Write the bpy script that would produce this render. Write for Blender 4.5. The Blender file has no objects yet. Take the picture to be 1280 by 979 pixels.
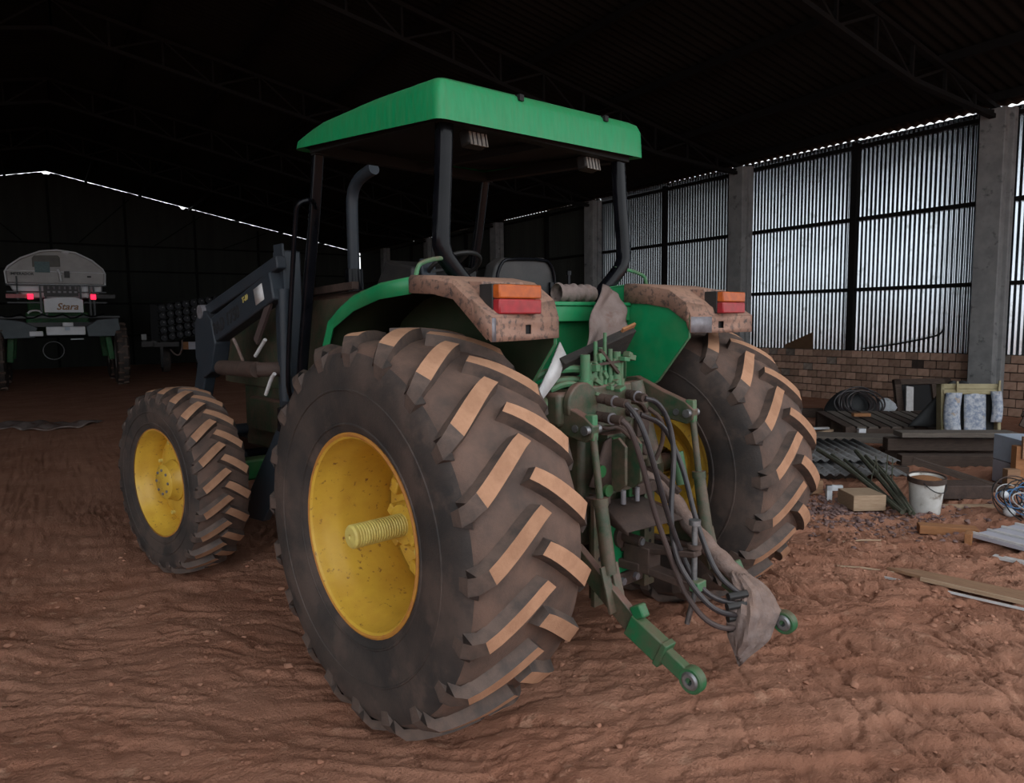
import bpy, math, random
import numpy as np
from mathutils import Vector, Matrix, Euler

random.seed(7)
PI = math.pi
R = math.radians
scene = bpy.context.scene
COL = scene.collection

# ------------------------------------------------------------------ camera
CAM_H = 1.766
cam_data = bpy.data.cameras.new('camera')
cam_data.sensor_width = 36.0
cam_data.lens = 36.0 * 897.0 / 1280.0
cam_data.clip_end = 400
cam = bpy.data.objects.new('camera', cam_data)
COL.objects.link(cam)
cam.matrix_world = (Matrix.Translation((0, 0, CAM_H)) @ Matrix.Rotation(R(-33.0), 4, 'Z')
                    @ Matrix.Rotation(R(90 - 5.68), 4, 'X') @ Matrix.Rotation(R(-0.71), 4, 'Z'))
scene.camera = cam

# ------------------------------------------------------------------ overcast sky (the only light: it enters by the open end)
world = bpy.data.worlds.new('overcast_sky')
scene.world = world
world.use_nodes = True
bg = world.node_tree.nodes['Background']
bg.inputs[0].default_value = (0.92, 0.96, 1.0, 1)
bg.inputs[1].default_value = 1.0
scene.view_settings.view_transform = 'Standard'
scene.view_settings.look = 'None'
scene.view_settings.exposure = 1.08
scene.view_settings.gamma = 1.0
scene.view_settings.use_curve_mapping = False
scene.cycles.use_denoising = True
scene.cycles.max_bounces = 6
scene.cycles.diffuse_bounces = 4

# ------------------------------------------------------------------ materials
MATS = {}


def mat(name, c1, c2=None, scale=6.0, rough=0.7, metal=0.0, bump=0.0, bscale=40.0, dust=None, dust_amt=0.5,
        spec=0.4, spots=None, spot_amt=0.0, spot_scale=14.0, rand=0.0, stretch=(1, 1, 1), coat=0.0, detail=6.0, bdist=0.01):
    if name in MATS:
        return MATS[name]
    m = bpy.data.materials.new(name)
    m.use_nodes = True
    nt = m.node_tree
    N, L = nt.nodes, nt.links
    b = N['Principled BSDF']
    b.inputs['Roughness'].default_value = rough
    b.inputs['Metallic'].default_value = metal
    b.inputs['Specular IOR Level'].default_value = spec
    b.inputs['Coat Weight'].default_value = coat
    tc = N.new('ShaderNodeTexCoord')
    mp = N.new('ShaderNodeMapping')
    mp.inputs['Scale'].default_value = stretch
    L.new(tc.outputs['Object'], mp.inputs['Vector'])

    def noise(sc, det=detail, ro=0.6):
        n = N.new('ShaderNodeTexNoise')
        n.inputs['Scale'].default_value = sc
        n.inputs['Detail'].default_value = det
        n.inputs['Roughness'].default_value = ro
        L.new(mp.outputs[0], n.inputs['Vector'])
        return n.outputs['Fac']

    def ramp(src, a, c):
        r = N.new('ShaderNodeMapRange')
        r.inputs['From Min'].default_value = a
        r.inputs['From Max'].default_value = c
        L.new(src, r.inputs['Value'])
        return r.outputs[0]

    def mix(fac, A, B):
        x = N.new('ShaderNodeMix')
        x.data_type = 'RGBA'
        if isinstance(fac, float):
            x.inputs[0].default_value = fac
        else:
            L.new(fac, x.inputs[0])
        for k, v in ((6, A), (7, B)):
            if isinstance(v, tuple):
                x.inputs[k].default_value = (*v[:3], 1)
            else:
                L.new(v, x.inputs[k])
        return x.outputs[2]

    colour = c1
    if c2 is not None:
        colour = mix(ramp(noise(scale), 0.35, 0.65), c1, c2)
    if spots is not None:
        colour = mix(ramp(noise(spot_scale, 4), 0.62 - 0.25 * spot_amt, 0.72 - 0.25 * spot_amt), colour if not isinstance(colour, tuple) else (*colour, 1), spots)
    if dust is not None:
        g = N.new('ShaderNodeNewGeometry')
        s = N.new('ShaderNodeSeparateXYZ')
        L.new(g.outputs['Normal'], s.inputs[0])
        up = ramp(s.outputs['Z'], 0.15, 0.95)
        a = N.new('ShaderNodeMath')
        a.operation = 'MULTIPLY_ADD'
        L.new(up, a.inputs[0])
        a.inputs[1].default_value = 0.75 * dust_amt
        nn = ramp(noise(9.0, 8, 0.7), 0.45 - 0.1 * dust_amt, 0.8)
        mm = N.new('ShaderNodeMath')
        mm.operation = 'MULTIPLY'
        L.new(nn, mm.inputs[0])
        mm.inputs[1].default_value = dust_amt
        L.new(mm.outputs[0], a.inputs[2])
        a.use_clamp = True
        colour = mix(a.outputs[0], colour if not isinstance(colour, tuple) else (*colour, 1), dust)
    if rand:
        oi = N.new('ShaderNodeObjectInfo')
        hs = N.new('ShaderNodeHueSaturation')
        mr = N.new('ShaderNodeMapRange')
        mr.inputs['To Min'].default_value = 1 - rand
        mr.inputs['To Max'].default_value = 1 + rand
        L.new(oi.outputs['Random'], mr.inputs['Value'])
        L.new(mr.outputs[0], hs.inputs['Value'])
        if isinstance(colour, tuple):
            hs.inputs['Color'].default_value = (*colour[:3], 1)
        else:
            L.new(colour, hs.inputs['Color'])
        colour = hs.outputs[0]
    if isinstance(colour, tuple):
        b.inputs['Base Color'].default_value = (*colour[:3], 1)
    else:
        L.new(colour, b.inputs['Base Color'])
    if bump:
        bp = N.new('ShaderNodeBump')
        bp.inputs['Strength'].default_value = bump
        bp.inputs['Distance'].default_value = bdist
        L.new(noise(bscale, 8, 0.65), bp.inputs['Height'])
        L.new(bp.outputs[0], b.inputs['Normal'])
    MATS[name] = m
    return m


DUST = (0.33, 0.185, 0.12)
LUGDUST = (0.47, 0.265, 0.165)
mat('ground', (0.335, 0.152, 0.096), (0.43, 0.215, 0.142), scale=1.6, rough=0.95, bump=1.0, bscale=60, spec=0.12, bdist=0.024,
    spots=(0.50, 0.27, 0.18), spot_amt=0.1, spot_scale=9)
mat('clod', (0.32, 0.15, 0.097), (0.41, 0.21, 0.14), scale=9, rough=0.95, bump=0.5, bscale=70, spec=0.15, rand=0.25)
mat('gravel', (0.13, 0.085, 0.085), (0.25, 0.16, 0.14), scale=20, rough=0.95, spec=0.15)
mat('rubber', (0.028, 0.025, 0.024), (0.058, 0.044, 0.038), scale=5, rough=0.72, bump=0.25, bscale=80, spec=0.35,
    spots=(0.078, 0.056, 0.047), spot_amt=0.4, spot_scale=4)
mat('rubber_tread', (0.075, 0.052, 0.043), (0.14, 0.085, 0.064), scale=7, rough=0.75, bump=0.3, bscale=90, spec=0.35)
mat('lug_side', (0.055, 0.042, 0.037), (0.115, 0.078, 0.062), scale=14, rough=0.7, bump=0.2, bscale=90, spec=0.4)
mat('lug_top', LUGDUST, (0.36, 0.195, 0.12), scale=12, rough=0.95, bump=0.3, bscale=140, spec=0.1, rand=0.1)
mat('yellow', (0.66, 0.42, 0.05), (0.57, 0.335, 0.042), scale=8, rough=0.42, spec=0.5, spots=(0.20, 0.085, 0.03), spot_amt=0.03, spot_scale=38, bump=0.06, bscale=60)
mat('yellow_pale', (0.66, 0.56, 0.16), (0.52, 0.40, 0.10), scale=16, rough=0.5, spec=0.5, bump=0.2, bscale=60)
mat('yellow_edge', (0.50, 0.23, 0.03), (0.40, 0.16, 0.04), scale=18, rough=0.7)
mat('green', (0.003, 0.235, 0.085), (0.003, 0.19, 0.065), scale=5, rough=0.42, spec=0.5, dust=DUST, dust_amt=0.12, bump=0.03, bscale=30)
mat('green_roof', (0.003, 0.265, 0.095), (0.005, 0.225, 0.075), scale=7, rough=0.45, spec=0.4, stretch=(6, 6, 1), dust=(0.12, 0.2, 0.09), dust_amt=0.35, bump=0.05, bscale=50)
mat('green_dark', (0.006, 0.12, 0.03), (0.01, 0.085, 0.025), scale=7, rough=0.55, dust=DUST, dust_amt=0.2)
mat('green_oily', (0.012, 0.06, 0.027), (0.04, 0.052, 0.03), scale=11, rough=0.5, spec=0.5, dust=(0.16, 0.085, 0.065), dust_amt=0.95, bump=0.25, bscale=60)  # on the hood this dirty green also carries the shade of its sides
mat('green_light', (0.045, 0.21, 0.095), (0.07, 0.15, 0.08), scale=14, rough=0.55, dust=(0.17, 0.095, 0.07), dust_amt=0.6, bump=0.2, bscale=70)
mat('grime', (0.042, 0.028, 0.023), (0.075, 0.047, 0.037), scale=15, rough=0.75, dust=(0.10, 0.06, 0.047), dust_amt=0.3, bump=0.4, bscale=60)
mat('fender_brown', (0.25, 0.15, 0.115), (0.33, 0.195, 0.145), scale=9, rough=0.75, dust=(0.36, 0.205, 0.14), dust_amt=0.6, bump=0.2, bscale=70, spots=(0.085, 0.066, 0.062), spot_amt=0.42, spot_scale=34)
mat('bare_metal', (0.26, 0.25, 0.275), (0.17, 0.16, 0.17), scale=18, rough=0.5, metal=0.3)
mat('steel', (0.30, 0.31, 0.32), (0.18, 0.18, 0.19), scale=20, rough=0.45, metal=0.8)
mat('black_paint', (0.003, 0.0035, 0.005), (0.006, 0.006, 0.008), scale=8, rough=0.16, spec=0.14, bump=0.03, bscale=40)
mat('black', (0.006, 0.006, 0.007), rough=0.7)
mat('black_plastic', (0.012, 0.012, 0.013), (0.02, 0.02, 0.02), scale=10, rough=0.5, dust=(0.06, 0.05, 0.045), dust_amt=0.4)
mat('loader_blue', (0.022, 0.030, 0.040), (0.028, 0.036, 0.046), scale=6, rough=0.45, spec=0.3, dust=(0.06, 0.045, 0.038), dust_amt=0.25)
mat('hose_rubber', (0.016, 0.016, 0.02), (0.03, 0.027, 0.03), scale=18, rough=0.45, spec=0.5, dust=(0.12, 0.075, 0.06), dust_amt=0.3)
mat('hose_dusty', (0.07, 0.048, 0.045), (0.045, 0.035, 0.035), scale=18, rough=0.6, spec=0.4, dust=(0.16, 0.10, 0.08), dust_amt=0.4)
mat('rag', (0.15, 0.115, 0.105), (0.235, 0.185, 0.17), scale=14, rough=0.95, bump=0.7, bscale=60, spec=0.1, dust=DUST, dust_amt=0.3)
mat('sack', (0.24, 0.19, 0.175), (0.17, 0.125, 0.11), scale=7, rough=0.95, bump=0.6, bscale=130, spec=0.1, spots=(0.15, 0.085, 0.065), spot_amt=0.3, spot_scale=5)
mat('orange_lens', (0.50, 0.105, 0.012), (0.36, 0.07, 0.012), scale=30, rough=0.35, spec=0.4, dust=DUST, dust_amt=0.15)
mat('red_lens', (0.36, 0.016, 0.025), (0.25, 0.014, 0.02), scale=30, rough=0.35, spec=0.4, dust=DUST, dust_amt=0.15)
mat('glass_lamp', (0.30, 0.29, 0.27), (0.18, 0.16, 0.14), scale=20, rough=0.25, spec=0.6)
mat('concrete', (0.27, 0.275, 0.275), (0.20, 0.205, 0.21), scale=4, rough=0.9, bump=0.35, bscale=30, spec=0.2, spots=(0.12, 0.125, 0.13), spot_amt=0.1, spot_scale=6)
mat('brick', (0.42, 0.275, 0.205), (0.34, 0.21, 0.155), scale=12, rough=0.95, bump=0.4, bscale=50, spec=0.1, rand=0.32)
mat('brick_grey', (0.16, 0.13, 0.11), (0.24, 0.2, 0.17), scale=12, rough=0.95, bump=0.4, bscale=50, spec=0.1, rand=0.3)
mat('mortar', (0.045, 0.034, 0.03), (0.075, 0.054, 0.045), scale=8, rough=0.95, bump=0.5, bscale=60, spec=0.1)
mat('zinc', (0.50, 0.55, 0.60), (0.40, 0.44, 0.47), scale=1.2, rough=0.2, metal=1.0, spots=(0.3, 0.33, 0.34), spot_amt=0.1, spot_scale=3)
mat('zinc_shaded', (0.26, 0.285, 0.30), (0.2, 0.215, 0.225), scale=1.2, rough=0.26, metal=1.0)  # darker copy of zinc, shade of the middle bay put into its colour
mat('zinc_dull_shaded', (0.020, 0.022, 0.019), (0.030, 0.033, 0.028), scale=1.0, rough=0.8, metal=0.0, stretch=(3, 3, .3))
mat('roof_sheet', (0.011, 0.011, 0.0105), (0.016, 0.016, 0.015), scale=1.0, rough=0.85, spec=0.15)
mat('dark_steel', (0.005, 0.005, 0.0055), (0.009, 0.008, 0.0075), scale=6, rough=0.75, spec=0.2)
mat('wood', (0.30, 0.175, 0.10), (0.22, 0.12, 0.07), scale=9, rough=0.85, stretch=(1, 9, 9), bump=0.2, bscale=30)
mat('wood_light', (0.42, 0.30, 0.20), (0.33, 0.22, 0.14), scale=9, rough=0.85, stretch=(1, 9, 9), bump=0.2, bscale=30)
mat('wood_orange', (0.36, 0.165, 0.07), (0.26, 0.115, 0.05), scale=9, rough=0.85, stretch=(1, 9, 9), bump=0.2, bscale=30)
mat('wood_dark', (0.050, 0.034, 0.027), (0.085, 0.058, 0.045), scale=9, rough=0.85, stretch=(1, 9, 9), bump=0.3, bscale=30)
mat('wood_grey', (0.15, 0.125, 0.105), (0.10, 0.082, 0.07), scale=9, rough=0.9, stretch=(1, 9, 9), bump=0.3, bscale=30)
mat('white_paint', (0.62, 0.63, 0.64), (0.48, 0.48, 0.48), scale=12, rough=0.6, dust=DUST, dust_amt=0.25)
mat('white_plastic', (0.72, 0.74, 0.77), (0.60, 0.62, 0.66), scale=3, rough=0.4, dust=(0.35, 0.3, 0.27), dust_amt=0.25)
mat('white_bucket', (0.66, 0.66, 0.64), (0.5, 0.49, 0.46), scale=8, rough=0.5, spots=(0.2, 0.17, 0.14), spot_amt=0.15, spot_scale=9)
mat('panel_blue', (0.42, 0.48, 0.58), (0.34, 0.39, 0.47), scale=3, rough=0.5)
mat('panel_lilac', (0.45, 0.44, 0.5), (0.38, 0.37, 0.42), scale=3, rough=0.5)
mat('fibre_sheet', (0.20, 0.20, 0.205), (0.13, 0.125, 0.12), scale=3, rough=0.9, bump=0.2, spots=(0.09, 0.07, 0.06), spot_amt=0.3)
mat('foam_cream', (0.36, 0.32, 0.20), (0.27, 0.23, 0.13), scale=6, rough=0.95, bump=0.4)
mat('fabric_print', (0.46, 0.48, 0.52), (0.19, 0.23, 0.31), scale=22, rough=0.95, bump=0.3, spots=(0.36, 0.27, 0.17), spot_amt=0.1, spot_scale=7, detail=2)
mat('tarp', (0.018, 0.02, 0.022), (0.03, 0.031, 0.032), scale=6, rough=0.7)
mat('cardboard', (0.115, 0.062, 0.03), (0.09, 0.048, 0.024), scale=6, rough=0.9)
mat('bag_white', (0.46, 0.50, 0.54), (0.3, 0.32, 0.34), scale=9, rough=0.6)
mat('branch', (0.05, 0.062, 0.04), (0.085, 0.075, 0.055), scale=20, rough=0.95)
mat('blue_wire', (0.06, 0.16, 0.32), rough=0.5)
mat('white_wire', (0.45, 0.45, 0.45), rough=0.5)
mat('tank_white', (0.60, 0.61, 0.64), (0.52, 0.53, 0.55), scale=3, rough=0.35, spec=0.5)
mat('tank_grey', (0.34, 0.33, 0.32), (0.28, 0.27, 0.26), scale=3, rough=0.45, spec=0.5)
mat('tank_lid', (0.13, 0.125, 0.11), (0.10, 0.098, 0.09), scale=5, rough=0.6)
mat('teal_sticker', (0.05, 0.10, 0.11), (0.09, 0.16, 0.16), scale=40, rough=0.5)
mat('bumper_grey', (0.09, 0.11, 0.12), (0.07, 0.085, 0.095), scale=4, rough=0.6)
mat('brown_print', (0.22, 0.11, 0.04), rough=0.6)
mat('dark_print', (0.02, 0.02, 0.022), rough=0.6)
mat('white_print', (0.75, 0.78, 0.8), rough=0.5)
mat('yellow_print', (0.45, 0.38, 0.12), rough=0.6)
mat('underseal_shade', (0.022, 0.034, 0.016), (0.032, 0.036, 0.02), scale=9, rough=0.85, spec=0.2)
mat('navy', (0.006, 0.007, 0.013), (0.01, 0.011, 0.018), scale=9, rough=0.5, spec=0.3)
mat('green_worn', (0.010, 0.14, 0.05), (0.022, 0.09, 0.042), scale=9, rough=0.5, dust=(0.17, 0.10, 0.07), dust_amt=0.5, bump=0.15)
mat('board_black', (0.018, 0.016, 0.015), (0.032, 0.026, 0.022), scale=9, rough=0.85, stretch=(1, 9, 9), bump=0.3, bscale=30)
m = bpy.data.materials.new('tail_lamp_lit')
m.use_nodes = True
_b = m.node_tree.nodes['Principled BSDF']
_b.inputs['Base Color'].default_value = (0.8, 0.01, 0.03, 1)
_b.inputs['Emission Color'].default_value = (1.0, 0.015, 0.06, 1)
_b.inputs['Emission Strength'].default_value = 0.9
MATS['tail_lamp_lit'] = m


# ------------------------------------------------------------------ mesh builder
class MB:
    def __init__(self):
        self.v = []
        self.f = []
        self.mi = []
        self.cur = 0

    def add(self, vs, fs, M=None):
        o = len(self.v)
        for p in vs:
            p = Vector(p)
            if M is not None:
                p = M @ p
            self.v.append((p.x, p.y, p.z))
        for q in fs:
            self.f.append(tuple(i + o for i in q))
            self.mi.append(self.cur)
        return self

    def slot(self, i):
        self.cur = i
        return self

    def box(self, c, s, rot=None):
        hx, hy, hz = s[0] / 2, s[1] / 2, s[2] / 2
        vs = [(x, y, z) for x in (-hx, hx) for y in (-hy, hy) for z in (-hz, hz)]
        fs = [(0, 1, 3, 2), (4, 6, 7, 5), (0, 4, 5, 1), (2, 3, 7, 6), (0, 2, 6, 4), (1, 5, 7, 3)]
        M = Matrix.Translation(c)
        if rot is not None:
            M = M @ Euler(rot).to_matrix().to_4x4()
        return self.add(vs, fs, M)

    def ab(self, a, b):
        return self.box([(a[i] + b[i]) / 2 for i in range(3)], [abs(b[i] - a[i]) for i in range(3)])

    def frame(self, p, q, up=(0, 0, 1)):
        p, q = Vector(p), Vector(q)
        z = (q - p).normalized()
        u = Vector(up)
        if abs(z.dot(u)) > 0.98:
            u = Vector((1, 0, 0)) if abs(z.x) < 0.9 else Vector((0, 1, 0))
        x = u.cross(z).normalized()
        y = z.cross(x)
        return p, q, x, y, z

    def bar(self, p, q, w, h, up=(0, 0, 1), w2=None, h2=None):
        p, q, x, y, z = self.frame(p, q, up)
        w2 = w if w2 is None else w2
        h2 = h if h2 is None else h2
        vs = []
        for c, a, b in ((p, w, h), (q, w2, h2)):
            vs += [c + x * sx * a / 2 + y * sy * b / 2 for sx, sy in ((-1, -1), (1, -1), (1, 1), (-1, 1))]
        return self.add(vs, [(3, 2, 1, 0), (4, 5, 6, 7), (0, 1, 5, 4), (1, 2, 6, 5), (2, 3, 7, 6), (3, 0, 4, 7)])

    def cyl(self, p, q, r, r2=None, n=14, caps=True):
        r2 = r if r2 is None else r2
        p, q, x, y, z = self.frame(p, q)
        vs = []
        for c, rr in ((p, r), (q, r2)):
            for i in range(n):
                a = 2 * PI * i / n
                vs.append(c + x * rr * math.cos(a) + y * rr * math.sin(a))
        fs = [(i, (i + 1) % n, n + (i + 1) % n, n + i) for i in range(n)]
        if caps:
            fs += [tuple(range(n - 1, -1, -1)), tuple(range(n, 2 * n))]
        return self.add(vs, fs)

    def sweep(self, path, prof, closed_prof=True, up=(0, 0, 1), scales=None, caps=True):
        """prof: list of (a,b) in the frame's x,y axes"""
        P = [Vector(p) for p in path]
        n = len(prof)
        vs = []
        prevx = None
        for i, p in enumerate(P):
            t = (P[min(i + 1, len(P) - 1)] - P[max(i - 1, 0)]).normalized()
            if prevx is None:
                u = Vector(up)
                if abs(t.dot(u)) > 0.95:
                    u = Vector((0, 1, 0)) if abs(t.y) < 0.9 else Vector((1, 0, 0))
                x = u.cross(t).normalized()
            else:
                x = (prevx - t * prevx.dot(t)).normalized()
            prevx = x
            y = t.cross(x)
            s = 1 if scales is None else scales[i]
            for a, b in prof:
                vs.append(p + x * a * s + y * b * s)
        fs = []
        for i in range(len(P) - 1):
            for j in range(n if closed_prof else n - 1):
                k = (j + 1) % n
                fs.append((i * n + j, i * n + k, (i + 1) * n + k, (i + 1) * n + j))
        if caps and closed_prof:
            fs += [tuple(range(n - 1, -1, -1)), tuple(range((len(P) - 1) * n, len(P) * n))]
        return self.add(vs, fs)

    def tube(self, path, r, n=8, scales=None, smooth=0):
        for _ in range(smooth):
            path = chaikin(path)
        return self.sweep(path, [(r * math.cos(2 * PI * i / n), r * math.sin(2 * PI * i / n)) for i in range(n)], scales=scales)

    def lathe(self, prof, n=32, axis='X', c=(0, 0, 0), closed=False):
        """prof: (axial, radius)"""
        vs = []
        for a, r in prof:
            for i in range(n):
                t = 2 * PI * i / n
                u, w = r * math.cos(t), r * math.sin(t)
                vs.append((c[0] + a, c[1] + u, c[2] + w) if axis == 'X' else ((c[0] + w, c[1] + a, c[2] + u) if axis == 'Y' else (c[0] + u, c[1] + w, c[2] + a)))
        fs = []
        m_ = len(prof)
        for i in range(m_ if closed else m_ - 1):
            j = (i + 1) % m_
            for k in range(n):
                l_ = (k + 1) % n
                fs.append((i * n + k, i * n + l_, j * n + l_, j * n + k))
        return self.add(vs, fs)

    def prism(self, poly, d0, d1, plane='YZ'):
        """extrude a 2-D polygon from d0 to d1 along the third axis"""
        def P(a, b, d):
            return (d, a, b) if plane == 'YZ' else ((a, d, b) if plane == 'XZ' else (a, b, d))
        n = len(poly)
        vs = [P(a, b, d0) for a, b in poly] + [P(a, b, d1) for a, b in poly]
        fs = [tuple(range(n - 1, -1, -1)), tuple(range(n, 2 * n))] + [(i, (i + 1) % n, n + (i + 1) % n, n + i) for i in range(n)]
        return self.add(vs, fs)

    def ball(self, c, r, n=10, m_=6, squash=(1, 1, 1)):
        prof = [(-r * math.cos(PI * i / m_), max(1e-4, r * math.sin(PI * i / m_))) for i in range(m_ + 1)]
        b = MB()
        b.lathe(prof, n, 'Z')
        M = Matrix.Translation(c) @ Matrix.Diagonal((*squash, 1))
        return self.add(b.v, b.f, M)

    def grid(self, fn, nu, nv):
        vs = [fn(i / nu, j / nv) for i in range(nu + 1) for j in range(nv + 1)]
        fs = [(i * (nv + 1) + j, (i + 1) * (nv + 1) + j, (i + 1) * (nv + 1) + j + 1, i * (nv + 1) + j + 1) for i in range(nu) for j in range(nv)]
        return self.add(vs, fs)

    def mesh(self, name, mats, angle=35, fix=True):
        me = bpy.data.meshes.new(name)
        me.from_pydata(self.v, [], self.f)
        if isinstance(mats, str):
            mats = [mats]
        for k in mats:
            me.materials.append(MATS[k])
        if len(mats) > 1:
            me.polygons.foreach_set('material_index', self.mi)
        if fix:
            import bmesh
            bm = bmesh.new()
            bm.from_mesh(me)
            bmesh.ops.recalc_face_normals(bm, faces=bm.faces)
            bm.to_mesh(me)
            bm.free()
        me.polygons.foreach_set('use_smooth', [True] * len(me.polygons))
        me.set_sharp_from_angle(angle=R(angle))
        return me

    def build(self, name, mats, parent=None, bevel=0, solid=0, angle=35, subsurf=0, fix=True, label=None):
        me = self.mesh(name, mats, angle, fix)
        o = bpy.data.objects.new(name, me)
        COL.objects.link(o)
        if parent is not None:
            o.parent = parent
        if solid:
            s = o.modifiers.new('solid', 'SOLIDIFY')
            s.thickness = solid
            s.offset = 0
        if subsurf:
            s = o.modifiers.new('sub', 'SUBSURF')
            s.levels = s.render_levels = subsurf
        if bevel:
            b = o.modifiers.new('bevel', 'BEVEL')
            b.width = bevel
            b.segments = 2
            b.limit_method = 'ANGLE'
            b.angle_limit = R(40)
            b.harden_normals = False
        if label:
            o['label'] = label
        return o


def chaikin(path):
    P = [Vector(p) for p in path]
    out = [P[0]]
    for a, b in zip(P[:-1], P[1:]):
        out += [a * 0.75 + b * 0.25, a * 0.25 + b * 0.75]
    out.append(P[-1])
    return out


def empty(name, loc=(0, 0, 0), rz=0.0):
    o = bpy.data.objects.new(name, None)
    o.empty_display_size = 0.2
    COL.objects.link(o)
    o.location = loc
    o.rotation_euler = (0, 0, rz)
    return o


def tag(o, label, cat, group=None, kind=None):
    o['label'] = label
    o['category'] = cat
    if group:
        o['group'] = group
    if kind:
        o['kind'] = kind
    return o


def struct(o):
    o['kind'] = 'structure'
    return o


def rebase(o, loc=None, rz=None):
    """put a top-level mesh's origin at the middle of its base"""
    me = o.data
    n = len(me.vertices)
    a = np.empty(n * 3)
    me.vertices.foreach_get('co', a)
    a = a.reshape(-1, 3)
    c = (a.min(0) + a.max(0)) / 2
    c[2] = a[:, 2].min()
    a -= c
    me.vertices.foreach_set('co', a.ravel())
    me.update()
    o.location = o.matrix_basis @ Vector(c)
    return o


def text_mesh(s, size, extrude=0.002, shear=0.0, bold=0.0):
    cu = bpy.data.curves.new('txt', 'FONT')
    cu.body = s
    cu.size = size
    cu.extrude = extrude
    cu.shear = shear
    cu.offset = bold
    cu.align_x = 'CENTER'
    cu.align_y = 'CENTER'
    cu.resolution_u = 3
    o = bpy.data.objects.new('txt', cu)
    COL.objects.link(o)
    dg = bpy.context.evaluated_depsgraph_get()
    me = bpy.data.meshes.new_from_object(o.evaluated_get(dg))
    bpy.data.objects.remove(o)
    bpy.data.curves.remove(cu)
    return me


def text_part(name, s, size, M, matname, parent, shear=0.0, bold=0.0, bend=None):
    me = text_mesh(s, size, shear=shear, bold=bold)
    me.materials.clear()
    me.materials.append(MATS[matname])
    if bend:
        me.transform(Matrix.Identity(4))
        for v in me.vertices:
            v.co = Vector(bend(v.co))
    else:
        me.transform(M)
    o = bpy.data.objects.new(name, me)
    COL.objects.link(o)
    o.parent = parent
    return o


# ------------------------------------------------------------------ noise for relief
def vnoise(x, y, seed=0):
    xi = np.floor(x).astype(np.int64)
    yi = np.floor(y).astype(np.int64)
    fx = x - xi
    fy = y - yi
    fx = fx * fx * (3 - 2 * fx)
    fy = fy * fy * (3 - 2 * fy)

    def h(a, b):
        n = (a * 374761393 + b * 668265263 + seed * 1442695041) & 0xffffffff
        n = ((n ^ (n >> 13)) * 1274126177) & 0xffffffff
        n = n ^ (n >> 16)
        return (n & 0xffff) / 65535.0
    return (h(xi, yi) * (1 - fx) + h(xi + 1, yi) * fx) * (1 - fy) + (h(xi, yi + 1) * (1 - fx) + h(xi + 1, yi + 1) * fx) * fy


def fbm(x, y, oct=4, seed=0):
    s = 0
    a = 0.5
    for i in range(oct):
        s = s + a * vnoise(x * 2 ** i, y * 2 ** i, seed + i)
        a *= 0.5
    return s


_ca, _sa = math.cos(R(33)), math.sin(R(33))


def smooth01(t):
    t = np.clip(t, 0, 1)
    return t * t * (3 - 2 * t)


def ground_h(x, y):
    x = np.asarray(x, float)
    y = np.asarray(y, float)
    u = x * _ca - y * _sa          # along the tyre-lug ridges
    v = x * _sa + y * _ca
    h = 0.05 * (fbm(x * 0.45, y * 0.45, 3, 5) - 0.45)
    wu = u + 0.5 * (fbm(x * 1.1, y * 1.1, 3, 11) - 0.5)
    wv = v + 0.55 * (fbm(x * 0.8 + 7, y * 0.8, 3, 12) - 0.5) + 0.16 * (fbm(x * 3, y * 3, 2, 14) - 0.4)
    n1 = fbm(wu * 2.6, wv * 13.0, 3, 21)
    r1 = 1 - np.abs(2 * n1 / 0.875 - 1)
    n2 = fbm((wu + 0.2 * wv) * 10.0, (wv - 0.25 * wu) * 3.0, 3, 33)
    r2 = 1 - np.abs(2 * n2 / 0.875 - 1)
    right = smooth01((u - 0.2) / 1.4)
    patch = smooth01((vnoise(x * 2.3, y * 2.3, 41) - 0.45) / 0.15) * right
    amp = 0.020 * (0.5 + 0.7 * vnoise(x * 1.3, y * 1.3, 51)) * (0.85 + 0.35 * right)
    # flat-topped ridges parted by narrow cracks, as tyre lugs leave them
    c1 = 1 - np.exp(-np.abs(2 * n1 / 0.875 - 1) / 0.09)
    c2 = 1 - np.exp(-np.abs(2 * n2 / 0.875 - 1) / 0.09)
    n3 = fbm(wu * 3.3 + 9, wv * 7.0, 2, 91) / 0.75
    rip = (c1 * (1 - patch) + c2 * patch) * 2.3 + 0.8 * (r1 ** 1.5) * (1 - patch) + 0.8 * (r2 ** 1.5) * patch + 1.2 * (n3 - .5)
    st = np.tanh(14 * (vnoise(wu * 3.4 + 3, wv * 11.5, 61) - 0.52)) * 0.010 * (0.6 + right)
    d = np.sqrt((x - 1.5) ** 2 + (y - 2.5) ** 2)
    fade = 1 - 0.75 * smooth01((d - 6) / 9)
    h = h + (amp * 0.85 * rip + st - 0.036) * fade
    h = h + (0.014 + 0.012 * right) * (fbm(x * 14, y * 14, 3, 71) - 0.44) * fade + (0.010 + 0.010 * right) * (fbm(x * 32, y * 32, 2, 81) - 0.37) * fade
    # trodden flat under the wheels
    return h


def gz(x, y):
    return float(ground_h(np.array([x]), np.array([y]))[0])
# ------------------------------------------------------------------ the shed
X_R, X_L, X_RIDGE = 14.0, -13.0, 0.5
Y_FAR, Y_NEAR = 36.0, 0.1
Z_EAVE, Z_RIDGE = 5.25, 8.05
BAYS = [0.65, 6.0, 11.35, 16.7, 22.05, 27.4, 32.0]


def roof_z(x):
    return Z_RIDGE - (Z_RIDGE - Z_EAVE) * abs(x - X_RIDGE) / (X_R - X_RIDGE)


# floor: one relief mesh, fine where the camera stands, coarse further out
def graded(lo, a, b, hi, fine, g=1.18, cap=3.0):
    mid = list(np.arange(a, b, fine))
    left, right = [], []
    p, s = a, fine
    while p > lo:
        s = min(s * g, cap)
        p -= s
        left.append(p)
    p, s = mid[-1], fine
    while p < hi:
        s = min(s * g, cap)
        p += s
        right.append(p)
    return np.array(left[::-1] + mid + right)


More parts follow.
